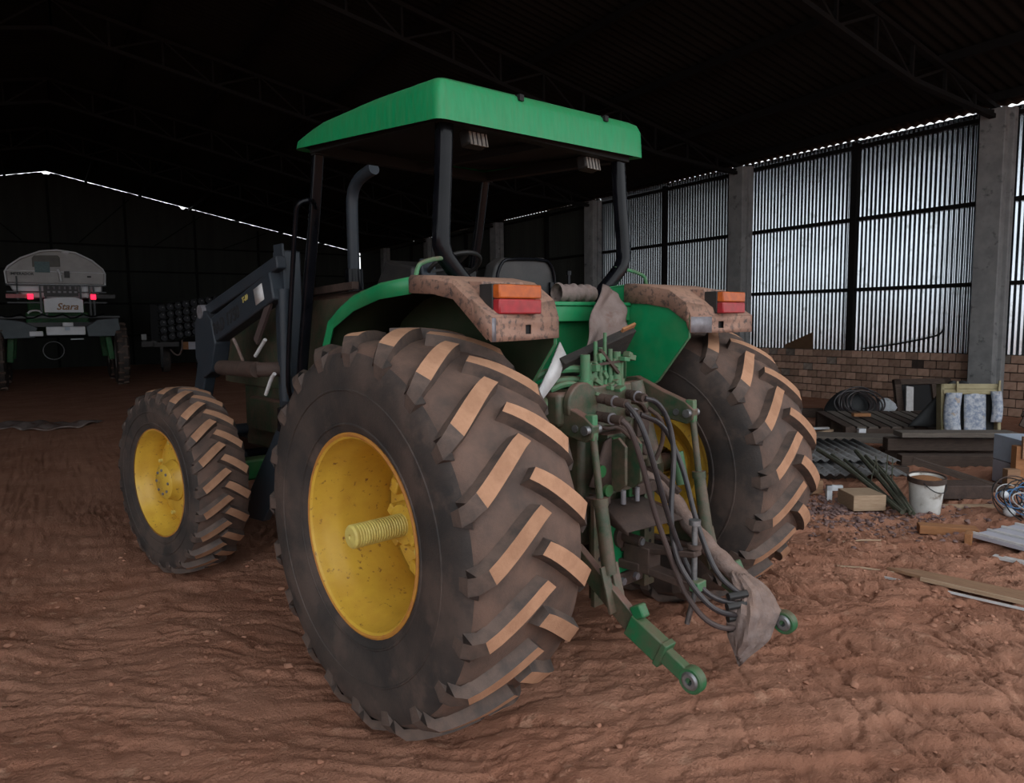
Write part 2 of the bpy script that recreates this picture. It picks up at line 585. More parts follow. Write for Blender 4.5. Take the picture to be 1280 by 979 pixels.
gx = graded(-45, -0.6, 5.4, 60, 0.0145, 1.03)
gy = graded(-60, 0.9, 4.6, 60, 0.0145, 1.03)
GX, GY = np.meshgrid(gx, gy, indexing='ij')
GZ = ground_h(GX, GY)
me = bpy.data.meshes.new('floor')
nx, ny = len(gx), len(gy)
co = np.stack([GX, GY, GZ], -1).reshape(-1, 3)
idx = np.arange(nx * ny).reshape(nx, ny)
quads = np.stack([idx[:-1, :-1], idx[1:, :-1], idx[1:, 1:], idx[:-1, 1:]], -1).reshape(-1, 4)
me.vertices.add(len(co))
me.vertices.foreach_set('co', co.ravel())
me.loops.add(quads.size)
me.loops.foreach_set('vertex_index', quads.ravel())
me.polygons.add(len(quads))
me.polygons.foreach_set('loop_start', np.arange(0, quads.size, 4))
me.polygons.foreach_set('use_smooth', np.ones(len(quads), bool))
me.update(calc_edges=True)
me.materials.append(MATS['ground'])
floor = bpy.data.objects.new('floor', me)
COL.objects.link(floor)
struct(floor)
floor['label'] = 'red earth floor pressed into ridges by tyre treads'


def corrugated(p0, along, up_pts, length, pitch, amp, per=8):
    """sheet whose waves run along 'along'; up_pts(s) gives the list of points across for offset s (s,normal offset)"""
    n = int(round(length / pitch * per))
    return n


# ceiling: two corrugated slopes, waves running down the slope
mb = MB()
pitch = 0.17
ys = np.arange(Y_NEAR - 0.3, Y_FAR + 0.03, pitch / 6)
for side in (-1, 1):
    xe = X_R + 0.12 if side > 0 else X_L - 0.12
    vs = []
    for y in ys:
        dz = 0.018 * math.cos(2 * PI * y / pitch)
        vs.append((X_RIDGE, y, Z_RIDGE + dz + 0.10))
        vs.append((xe, y, roof_z(xe) + dz + 0.10))
    mb.add(vs, [(2 * i, 2 * i + 1, 2 * i + 3, 2 * i + 2) for i in range(len(ys) - 1)])
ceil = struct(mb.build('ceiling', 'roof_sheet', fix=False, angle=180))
ceil['label'] = 'dark corrugated roof sheeting of the shed'

# purlins along the shed
for k, x in enumerate([-11.0, -8.4, -5.8, -3.2, -0.9, 1.9, 3.9, 5.9, 7.9, 9.9, 11.9, 13.5]):
    o = MB().bar((x, Y_NEAR, roof_z(x) + 0.0), (x, Y_FAR - 0.05, roof_z(x) + 0.0), 0.07, 0.13).build('purlin', 'dark_steel')
    struct(o)

# lattice trusses on each row of columns
for yb in BAYS[:-1]:
    mb = MB()
    for side in (-1, 1):
        xe = X_R - 0.1 if side > 0 else X_L + 0.1
        n = 14
        xs = [X_RIDGE + (xe - X_RIDGE) * i / n for i in range(n + 1)]
        top = [(x, yb, roof_z(x) - 0.10) for x in xs]
        bot = [(x, yb, roof_z(x) - 0.10 - 0.12 - 0.43 * min(1, abs(xe - x) / 3.0)) for x in xs]
        mb.bar(top[0], top[-1], 0.10, 0.07)
        mb.bar(bot[0], bot[10], 0.10, 0.07)
        for i in range(10, n):
            mb.bar(bot[i], bot[i + 1], 0.10, 0.07)
        for i in range(n):
            mb.bar(top[i], bot[i], 0.05, 0.04)
            a, b = (bot[i], top[i + 1]) if i % 2 else (top[i], bot[i + 1])
            mb.bar(a, b, 0.045, 0.04)
    struct(mb.build('roof_truss', 'dark_steel', angle=20))

# concrete columns along the right wall
for yb in BAYS:
    mb = MB().ab((X_R - 0.42, yb - 0.20, -0.1), (X_R - 0.10, yb + 0.20, Z_EAVE - 0.05))
    mb.ab((X_R - 0.26, yb - 0.27, -0.1), (X_R - 0.12, yb + 0.27, Z_EAVE - 0.05))
    c = struct(mb.build('concrete_column', 'concrete', bevel=0.015))
for yb in BAYS:
    mb = MB().ab((X_L + 0.10, yb - 0.20, -0.1), (X_L + 0.42, yb + 0.20, Z_EAVE - 0.05))
    struct(mb.build('concrete_column', 'concrete', bevel=0.015))

# right wall: brick plinth (mortar core + single bricks), corrugated sheets, dark rails and posts
Z_BR = 1.06
wr = MB().ab((X_R, Y_NEAR, -0.1), (X_R + 0.12, Y_FAR, Z_BR)).build('wall_right', 'mortar')
struct(wr)
wr['label'] = 'right shed wall: low brick plinth with corrugated metal sheets above'
ch, cl = 0.152, 0.225
bmesh_ = MB().box((0, 0, 0), (0.03, cl - 0.018, ch - 0.018)).mesh('brick', 'brick')
bm2 = MB().box((0, 0, 0), (0.03, cl - 0.018, ch - 0.018)).mesh('brick', 'brick_grey')
rnd = random.Random(3)
nb = 0
rows = 7
for r_ in range(rows):
    z = Z_BR - (r_ + 0.5) * ch
    if z < 0.02:
        continue
    yb = 4.9 + (0.5 * cl if r_ % 2 else 0)
    while yb < 12.0:
        if rnd.random() > 0.015:
            b = bpy.data.objects.new('brick', bm2 if rnd.random() < 0.07 else bmesh_)
            COL.objects.link(b)
            b.parent = wr
            b.location = (X_R - 0.004 - rnd.uniform(0, 0.008), yb + rnd.uniform(-0.004, 0.004), z + rnd.uniform(-0.003, 0.003))
            nb += 1
        yb += cl

# the courses beyond (small, far or out of view) joined into one part
mb = MB()
for r_ in range(rows):
    z = Z_BR - (r_ + 0.5) * ch
    for lo, hi in ((Y_NEAR + .15, 4.75), (12.05, Y_FAR - .2)):
        yb = lo + (0.5 * cl if r_ % 2 else 0)
        while yb < hi:
            mb.box((X_R - 0.006 - rnd.uniform(0, 0.006), yb, z), (0.03, cl - 0.018, ch - 0.018))
            yb += cl
o = mb.build('brick_courses', 'brick', wr, fix=False)
o['kind'] = 'stuff'


def wave_sheet(y0, y1, z0, z1, x, pitch=0.088, amp=0.013, cut=None):
    mb = MB()
    n = max(2, int((y1 - y0) / pitch * 10))
    vs = []
    for i in range(n + 1):
        y = y0 + (y1 - y0) * i / n
        w = math.sin(2 * PI * y / pitch)
        w = math.copysign(abs(w) ** 0.7, w)
        zb = z0 if cut is None else cut(y)
        vs += [(x + amp * w, y, zb), (x + amp * w, y, z1)]
    mb.add(vs, [(2 * i, 2 * i + 1, 2 * i + 3, 2 * i + 2) for i in range(n)])
    return mb


edges = [Y_NEAR]
for a, b in zip(BAYS[:-1], BAYS[1:]):
    edges += [a, (a + b) / 2]
edges += [BAYS[-1], Y_FAR]
edges[0] = Y_NEAR
for i, (a, b) in enumerate(zip(edges[:-1], edges[1:])):
    cut = None
    if a < 9.6 < b:   # torn lower corner, closed with a sheet of board behind it
        cut = lambda y: 1.02 if not (9.56 < y < 10.28) else 1.02 + 0.42 - 0.30 * (y - 9.56) / 0.72
    gap = {2: 0.055, 3: 0.045, 4: 0.03, 5: 0.018}.get(i, 0.004 + 0.012 * (i % 3))
    wave_sheet(a + (0.045 if abs(a - 16.7) < .01 else -.02), b, 1.02, Z_EAVE + 0.088 - gap, X_R + 0.07, cut=cut).build('corrugated_sheet', 'zinc' if b < 11.4 else 'zinc_shaded' if b < 16.8 else 'zinc_dull_shaded', wr, fix=False, angle=60)  # sheet colour steps darker bay by bay, standing in for the far dimness
for z in (2.30, 3.72, Z_EAVE - 0.10):
    for a, b in zip([Y_NEAR] + BAYS, BAYS + [Y_FAR]):
        MB().ab((X_R - 0.02, a + 0.1, z - 0.035), (X_R + 0.05, b - 0.1, z + 0.035)).build('rail', 'dark_steel', wr)
for a, b in zip(BAYS[:-1], BAYS[1:]):
    y = (a + b) / 2
    MB().ab((X_R - 0.05, y - 0.06, Z_BR), (X_R + 0.055, y + 0.06, Z_EAVE - 0.02)).build('post', 'dark_steel', wr)
for yb in BAYS:
    MB().ab((X_R - 0.03, yb + 0.215, Z_BR - 0.9), (X_R + 0.055, yb + 0.36, Z_EAVE - 0.02)).build('post', 'dark_steel', wr)

# left wall, out of view; its open front stretch is sized for the light
wl = wave_sheet(6.0, Y_FAR, -0.1, Z_EAVE - 0.05, X_L - 0.03, pitch=0.17, amp=0.02).build('wall_left_unseen', 'zinc_dull_shaded', fix=False, angle=60)
struct(wl)

# far gable wall: sheets with slits of daylight under the roof edge
mb = MB()
xs = np.arange(X_L, X_R + 0.01, 0.085)
rg = random.Random(11)
vs = []
notch = 0
for i, x in enumerate(xs):
    if notch <= 0 and rg.random() < 0.025:
        notch = rg.choice((2, 2, 3))
    g = 0.11 if notch > 0 else 0.030 * rg.random()
    notch -= 1
    yy = Y_FAR + 0.012 * math.sin(2 * PI * x / 0.17)
    vs += [(x, yy, -0.1), (x, yy, roof_z(x) + 0.09 - g)]
mb.add(vs, [(2 * i, 2 * i + 1, 2 * i + 3, 2 * i + 2) for i in range(len(xs) - 1)])
wf = struct(mb.build('wall_back', 'zinc_dull_shaded', fix=False, angle=60))
wf['label'] = 'far gable wall of dull sheets with slits of daylight along the roof line'
for x in (-10.2, -7.4, -4.6, -1.8, 0.5, 3.3, 6.1, 8.9, 11.6):
    MB().ab((x - 0.05, Y_FAR - 0.12, 0), (x + 0.05, Y_FAR - 0.03, roof_z(x) - 0.15)).build('post', 'dark_steel', wf)
for z in (1.3, 2.7, 4.1, 5.2):
    MB().ab((X_L, Y_FAR - 0.10, z - 0.04), (X_R, Y_FAR - 0.03, z + 0.04)).build('rail', 'dark_steel', wf)
for s in (-1, 1):
    for k in range(4):
        x0, x1 = X_RIDGE + s * (1.0 + 2.9 * k), X_RIDGE + s * (3.0 + 2.9 * k)
        MB().bar((x0, Y_FAR - 0.08, 5.25), (x1, Y_FAR - 0.08, min(roof_z(x1) - 0.15, 7.2)), 0.05, 0.05).build('brace', 'dark_steel', wf)
# ------------------------------------------------------------------ the tractor (local: x right, y forward, z up; rear axle at y = 0)
TRX, TRY, TRA = 2.338, 3.094, R(9.99)
tractor = empty('tractor', (TRX, TRY, 0), TRA)
tag(tractor, 'green open-cab farm tractor with yellow wheels and a front loader', 'tractor')
T = tractor


def to_world(p):
    c, s = math.cos(TRA), math.sin(TRA)
    return (TRX + c * p[0] - s * p[1], TRY + s * p[0] + c * p[1], p[2])


def interp(pts, x):
    xs = [p[0] for p in pts]
    return float(np.interp(x, xs, [p[1] for p in pts]))


def make_lug(name, Rad, W, half, carc, arc, hw0, hw1, side):
    """one moulded lug running from the tread centre to the shoulder; side = +-1 along x"""
    mb = MB()
    secs = []
    n = 8
    for i in range(n + 1):
        s = i / n
        x = -0.012 + (half * 0.95 + 0.012) * s
        a = -arc * (s ** 1.15)
        al = R(50 - 26 * s)
        hw = hw0 + (hw1 - hw0) * s
        nx_, ny_ = math.sin(al), math.cos(al)
        if i == n:
            nx_, ny_ = 0.12, 1.0
        rt = Rad - 0.036 * Rad / 0.88 * max(0, s - .25) ** 1.6 / .63 - (0.03 * Rad / .88 * max(0, s - .86) / .14)
        xl = min(max(x, 0), half)
        rb = interp(carc, xl) - 0.006
        secs.append([(x - nx_ * (hw + .014), a - ny_ * (hw + .016), rb), (x - nx_ * hw, a - ny_ * hw, rt),
                     (x + nx_ * hw, a + ny_ * hw, rt), (x + nx_ * (hw + .014), a + ny_ * (hw + .016), rb)])
    # shoulder: the lug runs down the side of the tyre
    x, a, hw = half * 1.005, -arc * 1.06, hw1
    r1 = Rad * 0.885
    r2 = Rad * 0.80
    xe = half * 0.93
    secs.append([(half * .90, a - hw - .018, r1 + .02), (x, a - hw - 0.002, r1), (x, a + hw + 0.002, r1), (half * .90, a + hw + .018, r1 + .02)])
    secs.append([(half * .95, a - hw * .8, r2), (half * .982, a - hw * .75, r2), (half * .982, a + hw * .75, r2), (half * .95, a + hw * .8, r2)])
    vs = []
    for sc in secs:
        for (x, a, r) in sc:
            t = a / Rad
            # angle 0 = rear (-y); positive arc = upward on the rear face
            vs.append((side * x, -r * math.cos(t), r * math.sin(t)))
    fs, mi = [], []
    m_ = len(secs)
    for i in range(m_ - 1):
        for j in range(3):
            fs.append((i * 4 + j, (i + 1) * 4 + j, (i + 1) * 4 + j + 1, i * 4 + j + 1))
            mi.append(1 if (j == 1 and i < m_ - 4) else 0)
    fs.append((0, 1, 2, 3))
    mi.append(0)
    e = (m_ - 1) * 4
    fs.append((e, e + 1, e + 2, e + 3))
    mi.append(0)
    mb.v, mb.f, mb.mi = vs, fs, mi
    return mb.mesh(name, ['lug_side', 'lug_top'], angle=28)


def make_tyre(name, loc, Rad, W, bead, nlug, arc, hw0, hw1, steer=0.0, spin=0.0, cache={}):
    h = W / 2
    prof = [(-h * .85, bead), (-h * .93, bead + .035), (-h * .985, bead + (Rad - bead) * .32), (-h, bead + (Rad - bead) * .52), (-h * .985, bead + (Rad - bead) * .68),
            (-h * .92, bead + (Rad - bead) * .785), (-h * .80, Rad * .925), (-h * .55, Rad * .938), (-h * .25, Rad * .944)]
    prof = prof + [(0, Rad * .946)] + [(-x, r) for x, r in prof[::-1]]
    mb = MB()
    mb.lathe(prof, 64, 'X')
    k = len(prof)
    mb.mi = []
    for i in range(k - 1):
        mb.mi += [1 if 5 <= i <= k - 7 else 0] * 64
    # raised rings on the sidewall
    for sx in (-1, 1):
        for rr in (bead + .05, bead + (Rad - bead) * .44):
            xx = sx * (interp([(p[1], -p[0]) for p in prof[:9]], rr) + .001)
            mb.lathe([(xx, rr - .006), (xx + sx * .004, rr - .003), (xx + sx * .004, rr + .003), (xx, rr + .006)], 64, 'X')
    mb.mi += [0] * (len(mb.f) - len(mb.mi))
    ty_ = mb.build(name, ['rubber', 'rubber_tread'], T)
    ty_.location = loc
    ty_.rotation_euler = (0, 0, steer)
    carc = [(p[0], p[1]) for p in prof[9:16]]
    key = (Rad, W)
    if key not in cache:
        cache[key] = {s: make_lug('tread_lug', Rad, W, h, carc, arc, hw0, hw1, s) for s in (-1, 1)}
    for s in (-1, 1):
        for i in range(nlug):
            o = bpy.data.objects.new('tread_lug', cache[key][s])
            COL.objects.link(o)
            o.parent = ty_
            o.rotation_euler = (2 * PI * (i + (0.5 if s > 0 else 0)) / nlug + spin, 0, 0)
    return ty_


RR, RW, RTR = 0.881, 0.605, 2.038
FR, FW, FTR, WB = 0.670, 0.383, 2.215, 2.745
ZR, ZF = RR - 0.022, FR - 0.02
for s in (-1, 1):
    make_tyre('rear_tyre', (s * RTR / 2, 0, ZR), RR, RW, 0.43, 20, 0.225, 0.030, 0.036, spin=0.06 if s < 0 else 0.02)
    make_tyre('front_tyre', (s * FTR / 2, WB, ZF), FR, FW, 0.378, 23, 0.135, 0.025, 0.027, steer=R(7.4), spin=0.05)

# wheels: s = -1 is the left side, outer face towards -x
for s in (-1, 1):
    mb = MB()
    prof = [(-.254, .440), (-.268, .438), (-.272, .428), (-.262, .416), (-.24, .411), (-.205, .405), (-.16, .383), (-.12, .376), (.02, .372), (.10, .374), (.15, .392), (.22, .408), (.25, .416), (.262, .438)]
    mb.lathe([(a * -s, r) for a, r in prof], 64, 'X')
    rim = mb.build('rear_rim', 'yellow', T)
    rim.location = (s * RTR / 2, 0, ZR)
    MB().lathe([(a * -s, r) for a, r in [(-.252, .444), (-.270, .443), (-.275, .434), (-.271, .425)]], 64, 'X').build('rim_edge', 'yellow_edge', rim)
    mb = MB()
    mb.lathe([(a * -s, r) for a, r in [(.155, .385), (.165, .35), (.18, .30), (.14, .24), (.09, .205), (.08, .175), (.10, .17), (.10, .10)]], 64, 'X')
    dsc = mb.build('rim_disc', 'yellow', rim)
    for k in range(8):
        t = 2 * PI * (k + .5) / 8
        MB().box((-s * .12, .285 * math.cos(t), .285 * math.sin(t)), (.06, .06, .07), rot=(t, 0, 0)).build('rim_clamp', 'yellow', rim, bevel=.008)
    hub = MB().lathe([(a * -s, r) for a, r in [(.10, .165), (.05, .165), (.035, .155), (.035, .11), (-.03, .10), (-.045, .09), (-.045, .05)]], 32, 'X').build('hub', 'yellow', rim)
    for k in range(6):
        t = 2 * PI * k / 6 + .3
        MB().cyl((s * -.05, .137 * math.cos(t), .137 * math.sin(t)), (s * -.01, .137 * math.cos(t), .137 * math.sin(t)), .019, n=6).build('bolt', 'yellow_pale', rim)
    for k in range(4):
        t = 2 * PI * k / 4 + .6
        MB().box((s * .01, .10 * math.cos(t), .10 * math.sin(t)), (.08, .035, .05), rot=(t, 0, 0)).build('clamp', 'yellow', rim, bevel=.006)
    # long bar axle, ridged
    mb = MB()
    pr = []
    x = .30
    pr = [(-.10, .052)]
    k = -.02
    while k < .285:
        pr += [(k, .052), (k + .003, .0495), (k + .006, .0495), (k + .009, .052)]
        k += .013
    pr += [(.298, .052), (.306, .044), (.306, .012), (.300, .008), (.300, .0005)]
    mb.lathe([(s * a, r) for a, r in pr], 28, 'X')
    mb.build('axle_shaft', 'yellow_pale', rim, label='pale yellow ridged axle bar sticking out of the wheel')

    mb = MB()
    prof = [(-.155, .386), (-.166, .383), (-.168, .374), (-.155, .364), (-.13, .358), (-.10, .345), (-.06, .325), (.0, .318), (.06, .325), (.11, .352), (.15, .366), (.165, .384)]
    mb.lathe([(a * -s, r) for a, r in prof], 56, 'X')
    fr = mb.build('front_rim', 'yellow', T)
    fr.location = (s * FTR / 2, WB, ZF)
    fr.rotation_euler = (0, 0, R(7.4))
    MB().lathe([(a * -s, r) for a, r in [(-.154, .389), (-.169, .387), (-.171, .379)]], 56, 'X').build('rim_edge', 'yellow_edge', fr)
    mb = MB()
    n = 64
    vs = []
    rings = [(.318, .0), (.285, -.012), (.24, -.03), (.16, -.045), (.125, -.05)]
    for q, (r_, a) in enumerate(rings):
        for k in range(n):
            t = 2 * PI * k / n
            rr = r_ * (1 + (.045 * math.cos(8 * t) if q == 1 else 0))
            vs.append((-s * a * -1 * -1, rr * math.cos(t), rr * math.sin(t)))
    mb.add(vs, [(i * n + k, i * n + (k + 1) % n, (i + 1) * n + (k + 1) % n, (i + 1) * n + k) for i in range(len(rings) - 1) for k in range(n)])
    mb.build('rim_disc', 'yellow', fr)
    MB().lathe([(s * a, r) for a, r in [(.03, .15), (.06, .15), (.075, .135), (.125, .125), (.135, .11), (.135, .0005)]], 32, 'X').build('hub', 'yellow', fr)
    for k in range(8):
        t = 2 * PI * k / 8
        MB().cyl((s * .132, .085 * math.cos(t), .085 * math.sin(t)), (s * .143, .085 * math.cos(t), .085 * math.sin(t)), .010, n=6).build('bolt', 'bare_metal', fr)
    for k in range(8):
        t = 2 * PI * (k + .5) / 8
        MB().cyl((s * .0, .28 * math.cos(t), .28 * math.sin(t)), (s * .035, .28 * math.cos(t), .28 * math.sin(t)), .014, n=6).build('wheel_nut', 'yellow_pale', fr)

# ---- canopy roof
zl_ = lambda y: 2.688 + 0.112 * (y - .05) / 1.45
zt_ = lambda y: interp([(.0, 2.884), (.06, 2.886), (.65, 2.906), (1.16, 2.898), (1.3, 2.878), (1.5, 2.832)], y)


def rrect(x0, x1, y0, y1, rf, rb, n=6):
    P = []
    for cx, cy, a0, rad in ((x1 - rb, y0 + rb, -90, rb), (x1 - rf, y1 - rf, 0, rf), (x0 + rf, y1 - rf, 90, rf), (x0 + rb, y0 + rb, 180, rb)):
        for k in range(n + 1):
            t = R(a0 + 90 * k / n)
            P.append((cx + rad * math.cos(t), cy + rad * math.sin(t)))
    # subdivide the straight runs so that the edge can bow
    out = []
    for a, b in zip(P, P[1:] + P[:1]):
        d = math.dist(a, b)
        m_ = max(1, int(d / .12))
        out += [(a[0] + (b[0] - a[0]) * i / m_, a[1] + (b[1] - a[1]) * i / m_) for i in range(m_)]
    return out


def roof_ring(ins, zf):
    base = rrect(-.775, .775, .04, 1.50, .10, .045)
    cx, cy = 0, .77
    out = []
    for x, y in base:
        X = x * (1 - ins / .775)
        Y = cy + (y - cy) * (1 - ins / .73)
        out.append((X, Y, zf(x, y) + .036 * (x + .775) / 1.55))
    return out


def roof_mesh():
    mb = MB()
    rings = [roof_ring(.035, lambda x, y: zl_(y) + .012), roof_ring(.0, lambda x, y: zl_(y)), roof_ring(.006, lambda x, y: zl_(y) + .72 * (zt_(y) - zl_(y))),
             roof_ring(.022, lambda x, y: zl_(y) + .93 * (zt_(y) - zl_(y))), roof_ring(.055, lambda x, y: zt_(y) + .006), roof_ring(.25, lambda x, y: zt_(y) + .045), roof_ring(.5, lambda x, y: zt_(y) * .3 + 2.89 * .7 + .06)]
    n = len(rings[0])
    vs = [p for r_ in rings for p in r_]
    fs = [(i * n + k, i * n + (k + 1) % n, (i + 1) * n + (k + 1) % n, (i + 1) * n + k) for i in range(len(rings) - 1) for k in range(n)]
    fs.append(tuple(range((len(rings) - 1) * n, len(rings) * n)))
    mb.add(vs, fs)
    return mb


roof = roof_mesh().build('canopy_roof', 'green_roof', T, angle=38)
mb = MB()
rl = roof_ring(.03, lambda x, y: zl_(y) + .035)
mb.add(rl, [tuple(range(len(rl)))])
mb.ab((-.70, .10, 2.70), (.70, .16, 2.76)).ab((-.70, 1.33, 2.76), (.70, 1.39, 2.82))
for s in (-1, 1):
    mb.bar((s * .68, .12, 2.735), (s * .68, 1.38, 2.80), .06, .06)
mb.bar((0.1, .14, 2.73), (.1, 1.36, 2.79), .04, .04)
mb.build('roof_lining', 'black', roof)
for x in (-.245, .42):   # seams on the rear fascia
    MB().box((x, .066, 2.866 + .036 * (x + .775) / 1.55), (.03, .05, .03)).build('seam_notch', 'black', roof)
# ---- posts of the canopy
rr_ = [(.041 * math.copysign(abs(math.cos(t)) ** .55, math.cos(t)), .034 * math.copysign(abs(math.sin(t)) ** .55, math.sin(t))) for t in [2 * PI * (k + .5) / 20 for k in range(20)]]
for s in (-1, 1):
    path = [(s * .655, .15, 2.735), (s * .672, .147, 2.48), (s * .698, .14, 2.22), (s * .70, .14, 2.10), (s * .60, .15, 2.0), (s * .51, .155, 1.925), (s * .46, .16, 1.80)]
    MB().sweep(chaikin(path), rr_, up=(0, 1, 0)).build('canopy_post', 'black_paint', T)
    path = [(s * .66, 1.375, 2.78), (s * .66, 1.45, 2.43), (s * .66, 1.526, 2.13), (s * .66, 1.69, 1.474), (s * .66, 1.73, 1.25)]
    MB().sweep(path, [(a * .8, b * .8) for a, b in rr_], up=(0, 1, 0)).build('canopy_post', 'black_paint', T)
# grab rail at the entrance
MB().tube([(-.68, 1.40, 2.46), (-.82, 1.16, 2.462), (-.90, 1.19, 2.44), (-.90, 1.22, 2.36), (-.90, 1.278, 2.10), (-.90, 1.392, 1.547), (-.88, 1.45, 1.30), (-.66, 1.70, 1.26)], .014, smooth=2).build('grab_rail', 'black_paint', T)
# ---- work lamps under the roof
for s in (-1, 1):
    o = MB().box((s * .437, .195, 2.672), (.13, .07, .085), rot=(R(-12), 0, 0)).build('work_lamp', 'black_plastic', T, bevel=.012)
    MB().box((s * .437, .156, 2.665), (.112, .006, .066), rot=(R(-12), 0, 0)).build('lens', 'glass_lamp', o)
    for k in range(4):
        MB().box((s * .437 + (-.042 + .028 * k), .152, 2.665), (.005, .005, .064), rot=(R(-12), 0, 0)).build('lamp_grille', 'black_plastic', o)
    MB().bar((s * .437, .20, 2.70), (s * .437, .20, 2.75), .03, .02).build('bracket', 'black_paint', o)

# ---- fenders
top = [(.86, 1.50), (.83, 1.60), (.735, 1.78), (.62, 1.845), (.50, 1.895), (.25, 1.945), (-.01, 1.962), (-.18, 1.952), (-.32, 1.926), (-.43, 1.852), (-.525, 1.775)]
XI, XO = .53, .985
for s in (-1, 1):
    # green sheet: top, outer lip
    mb = MB()
    g = [p for p in top if p[0] >= -.02]
    n = len(g)
    vs = []
    for (y, z), nxt in zip(g, g[1:] + [(-.18, 1.952)]):
        vs += [(s * XI, y, z), (s * (XO - .012), y, z), (s * XO, y, z - .012), (s * XO, y - (.05 if z < 1.8 else .02 if z < 1.9 else 0), z - .075 + (.03 if z < 1.8 else 0))]
    mb.add(vs, [(i * 4 + j, i * 4 + j + 1, (i + 1) * 4 + j + 1, (i + 1) * 4 + j) for i in range(n - 1) for j in range(3)])
    fd = mb.build('fender', 'green', T, solid=.006)
    # brown dusty rear extension: top, both flanges and end face
    g = [p for p in top if p[0] <= .0]
    mb = MB()
    vs = []
    n = len(g)
    for i, (y, z) in enumerate(g):
        d = .004
        dr = .072 if y > -.4 else .085
        yi, zi = (y, z) if i < n - 1 else (-.448, z + .012)
        vs += [(s * (XI - .012), yi, zi - .105 + (0.02 if i == n - 1 else 0)), (s * (XI - .012), yi, zi + d - .01), (s * XI, yi, zi + d), (s * XO, y, z + d), (s * (XO + .01), y, z + d - .014), (s * (XO + .01), y, z - dr)]
    mb.add(vs, [(i * 6 + j, i * 6 + j + 1, (i + 1) * 6 + j + 1, (i + 1) * 6 + j) for i in range(n - 1) for j in range(5)])
    ex = mb.build('fender_extension', 'fender_brown', fd, solid=.007, label='brown dust covered rear end of the fender')
    # end face, slanted a little towards the outside, with a square hole
    mb = MB()
    pi_, po = (s * (XI - .012), -.455), (s * (XO + .012), -.552)
    zt, zb = 1.775, 1.682

    def E_(u, z):
        return (pi_[0] + (po[0] - pi_[0]) * u, pi_[1] + (po[1] - pi_[1]) * u - .001, z)
    us, zs = [0, .44, .53, 1], [zb, 1.708, 1.746, zt]
    vs = [E_(u, z + (.004 if u == 0 else 0)) for u in us for z in zs]
    mb.add(vs, [(i * 4 + j, i * 4 + j + 1, (i + 1) * 4 + j + 1, (i + 1) * 4 + j) for i in range(3) for j in range(3) if not (i == 1 and j == 1)])
    # lower step of the sloped top down to the slanted face
    mb.add([(s * (XI - .012), -.43, 1.85), (s * (XO + .01), -.43, 1.85), E_(1, zt), E_(0, zt)], [(0, 1, 2, 3)])
    mb.add([(s * (XO + .01), -.43, 1.85), E_(1, zt), E_(1, zb), (s * (XO + .01), -.43, 1.775)], [(0, 1, 2, 3)])
    mb.build('end_plate', 'fender_brown', fd, solid=.006)
    MB().box((pi_[0] + (po[0] - pi_[0]) * .485, pi_[1] + (po[1] - pi_[1]) * .485 + .03, 1.727), (.075, .04, .06)).build('slot_dark', 'black', fd)  # black block behind the hole stands in for its unlit inside
    if s > 0:
        mb = MB().add([E_(0.005, zb + .006), E_(.33, zb + .002), E_(.33, zt - .003), E_(.005, zt - .003)], [(0, 1, 2, 3)])
        o = mb.build('worn_edge', 'bare_metal', fd, solid=.010)
    else:
        mb = MB().add([E_(.955, zb + .002), E_(1.0, zb), E_(1.0, zt), E_(.955, zt)], [(0, 1, 2, 3)])
        mb.build('worn_edge', 'bare_metal', fd, solid=.012)
    # inner side plate
    poly = [(.82, 1.05), (.82, 1.58), (.735, 1.77), (.50, 1.885), (.25, 1.94), (0, 1.955), (-.20, 1.945), (-.32, 1.92), (-.447, 1.80), (-.447, 1.66), (-.255, 1.42), (-.116, 1.32), (.05, 1.12)]
    MB().prism(poly, s * XI, s * (XI + .006)).build('side_plate', 'green', fd)
    MB().prism(poly, s * (XI + .0065), s * (XI + .012)).build('inner_undercoat_shade', 'underseal_shade', fd)  # dark olive stands for undercoat, dirt and the shadow under the fender
    g = [p for p in top]
    vs = []
    for y, z in g:
        vs += [(s * (XI + .012), y + (.012 if y > .5 else .0) * -1, z - .014), (s * (XO - .006), y + (.012 if y > .5 else .0) * -1, z - .014)]
    vs[-1] = (s * (XO - .006), -.50, 1.79)
    vs[-2] = (s * (XI + .012), -.44, 1.79)
    MB().add(vs, [(2 * i, 2 * i + 1, 2 * i + 3, 2 * i + 2) for i in range(len(g) - 1)]).build('top_undercoat_shade', 'underseal_shade', fd, solid=.004)  # same dark sheet below the top, undercoat and shade in one colour
    MB().tube([(s * (XI - .004), y, z) for y, z in ((-.447, 1.79), (-.447, 1.66), (-.255, 1.42), (-.116, 1.32), (.05, 1.12))], .006, n=6).build('plate_edge', 'green_light', fd)
    MB().bar((s * (XI - .004), -.012, 1.84), (s * (XI - .004), -.012, 1.22), .012, .012).build('plate_seam', 'green_light', fd)
    # tail lamp on its wedge bracket
    mb = MB().prism([(-.27, 1.93), (-.405, 1.925), (-.425, 1.925), (-.425, 1.865)], s * .70, s * .93, 'YZ')
    mb.build('lamp_bracket', 'fender_brown', fd, bevel=.004)
    cx = s * .825
    tl = MB().ab((cx - .122, -.505, 1.788), (cx + .122, -.425, 1.911)).build('tail_lamp', 'black_plastic', T, bevel=.004)
    MB().ab((cx - .118, -.542, 1.852), (cx + .118, -.500, 1.908)).build('amber_lens', 'orange_lens', tl, bevel=.006, label='amber indicator lens')
    MB().ab((cx - .118, -.542, 1.790), (cx + .118, -.500, 1.850)).build('red_lens', 'red_lens', tl, bevel=.006, label='red rear light lens')
    MB().tube([(s * .885, .10, 1.955), (s * .868, .10, 2.018), (s * .84, .105, 2.038), (s * .747, .12, 2.062), (s * .62, .14, 2.072)], .011, smooth=1).build('grab_handle', 'green_light', fd, label='light green grab handle')
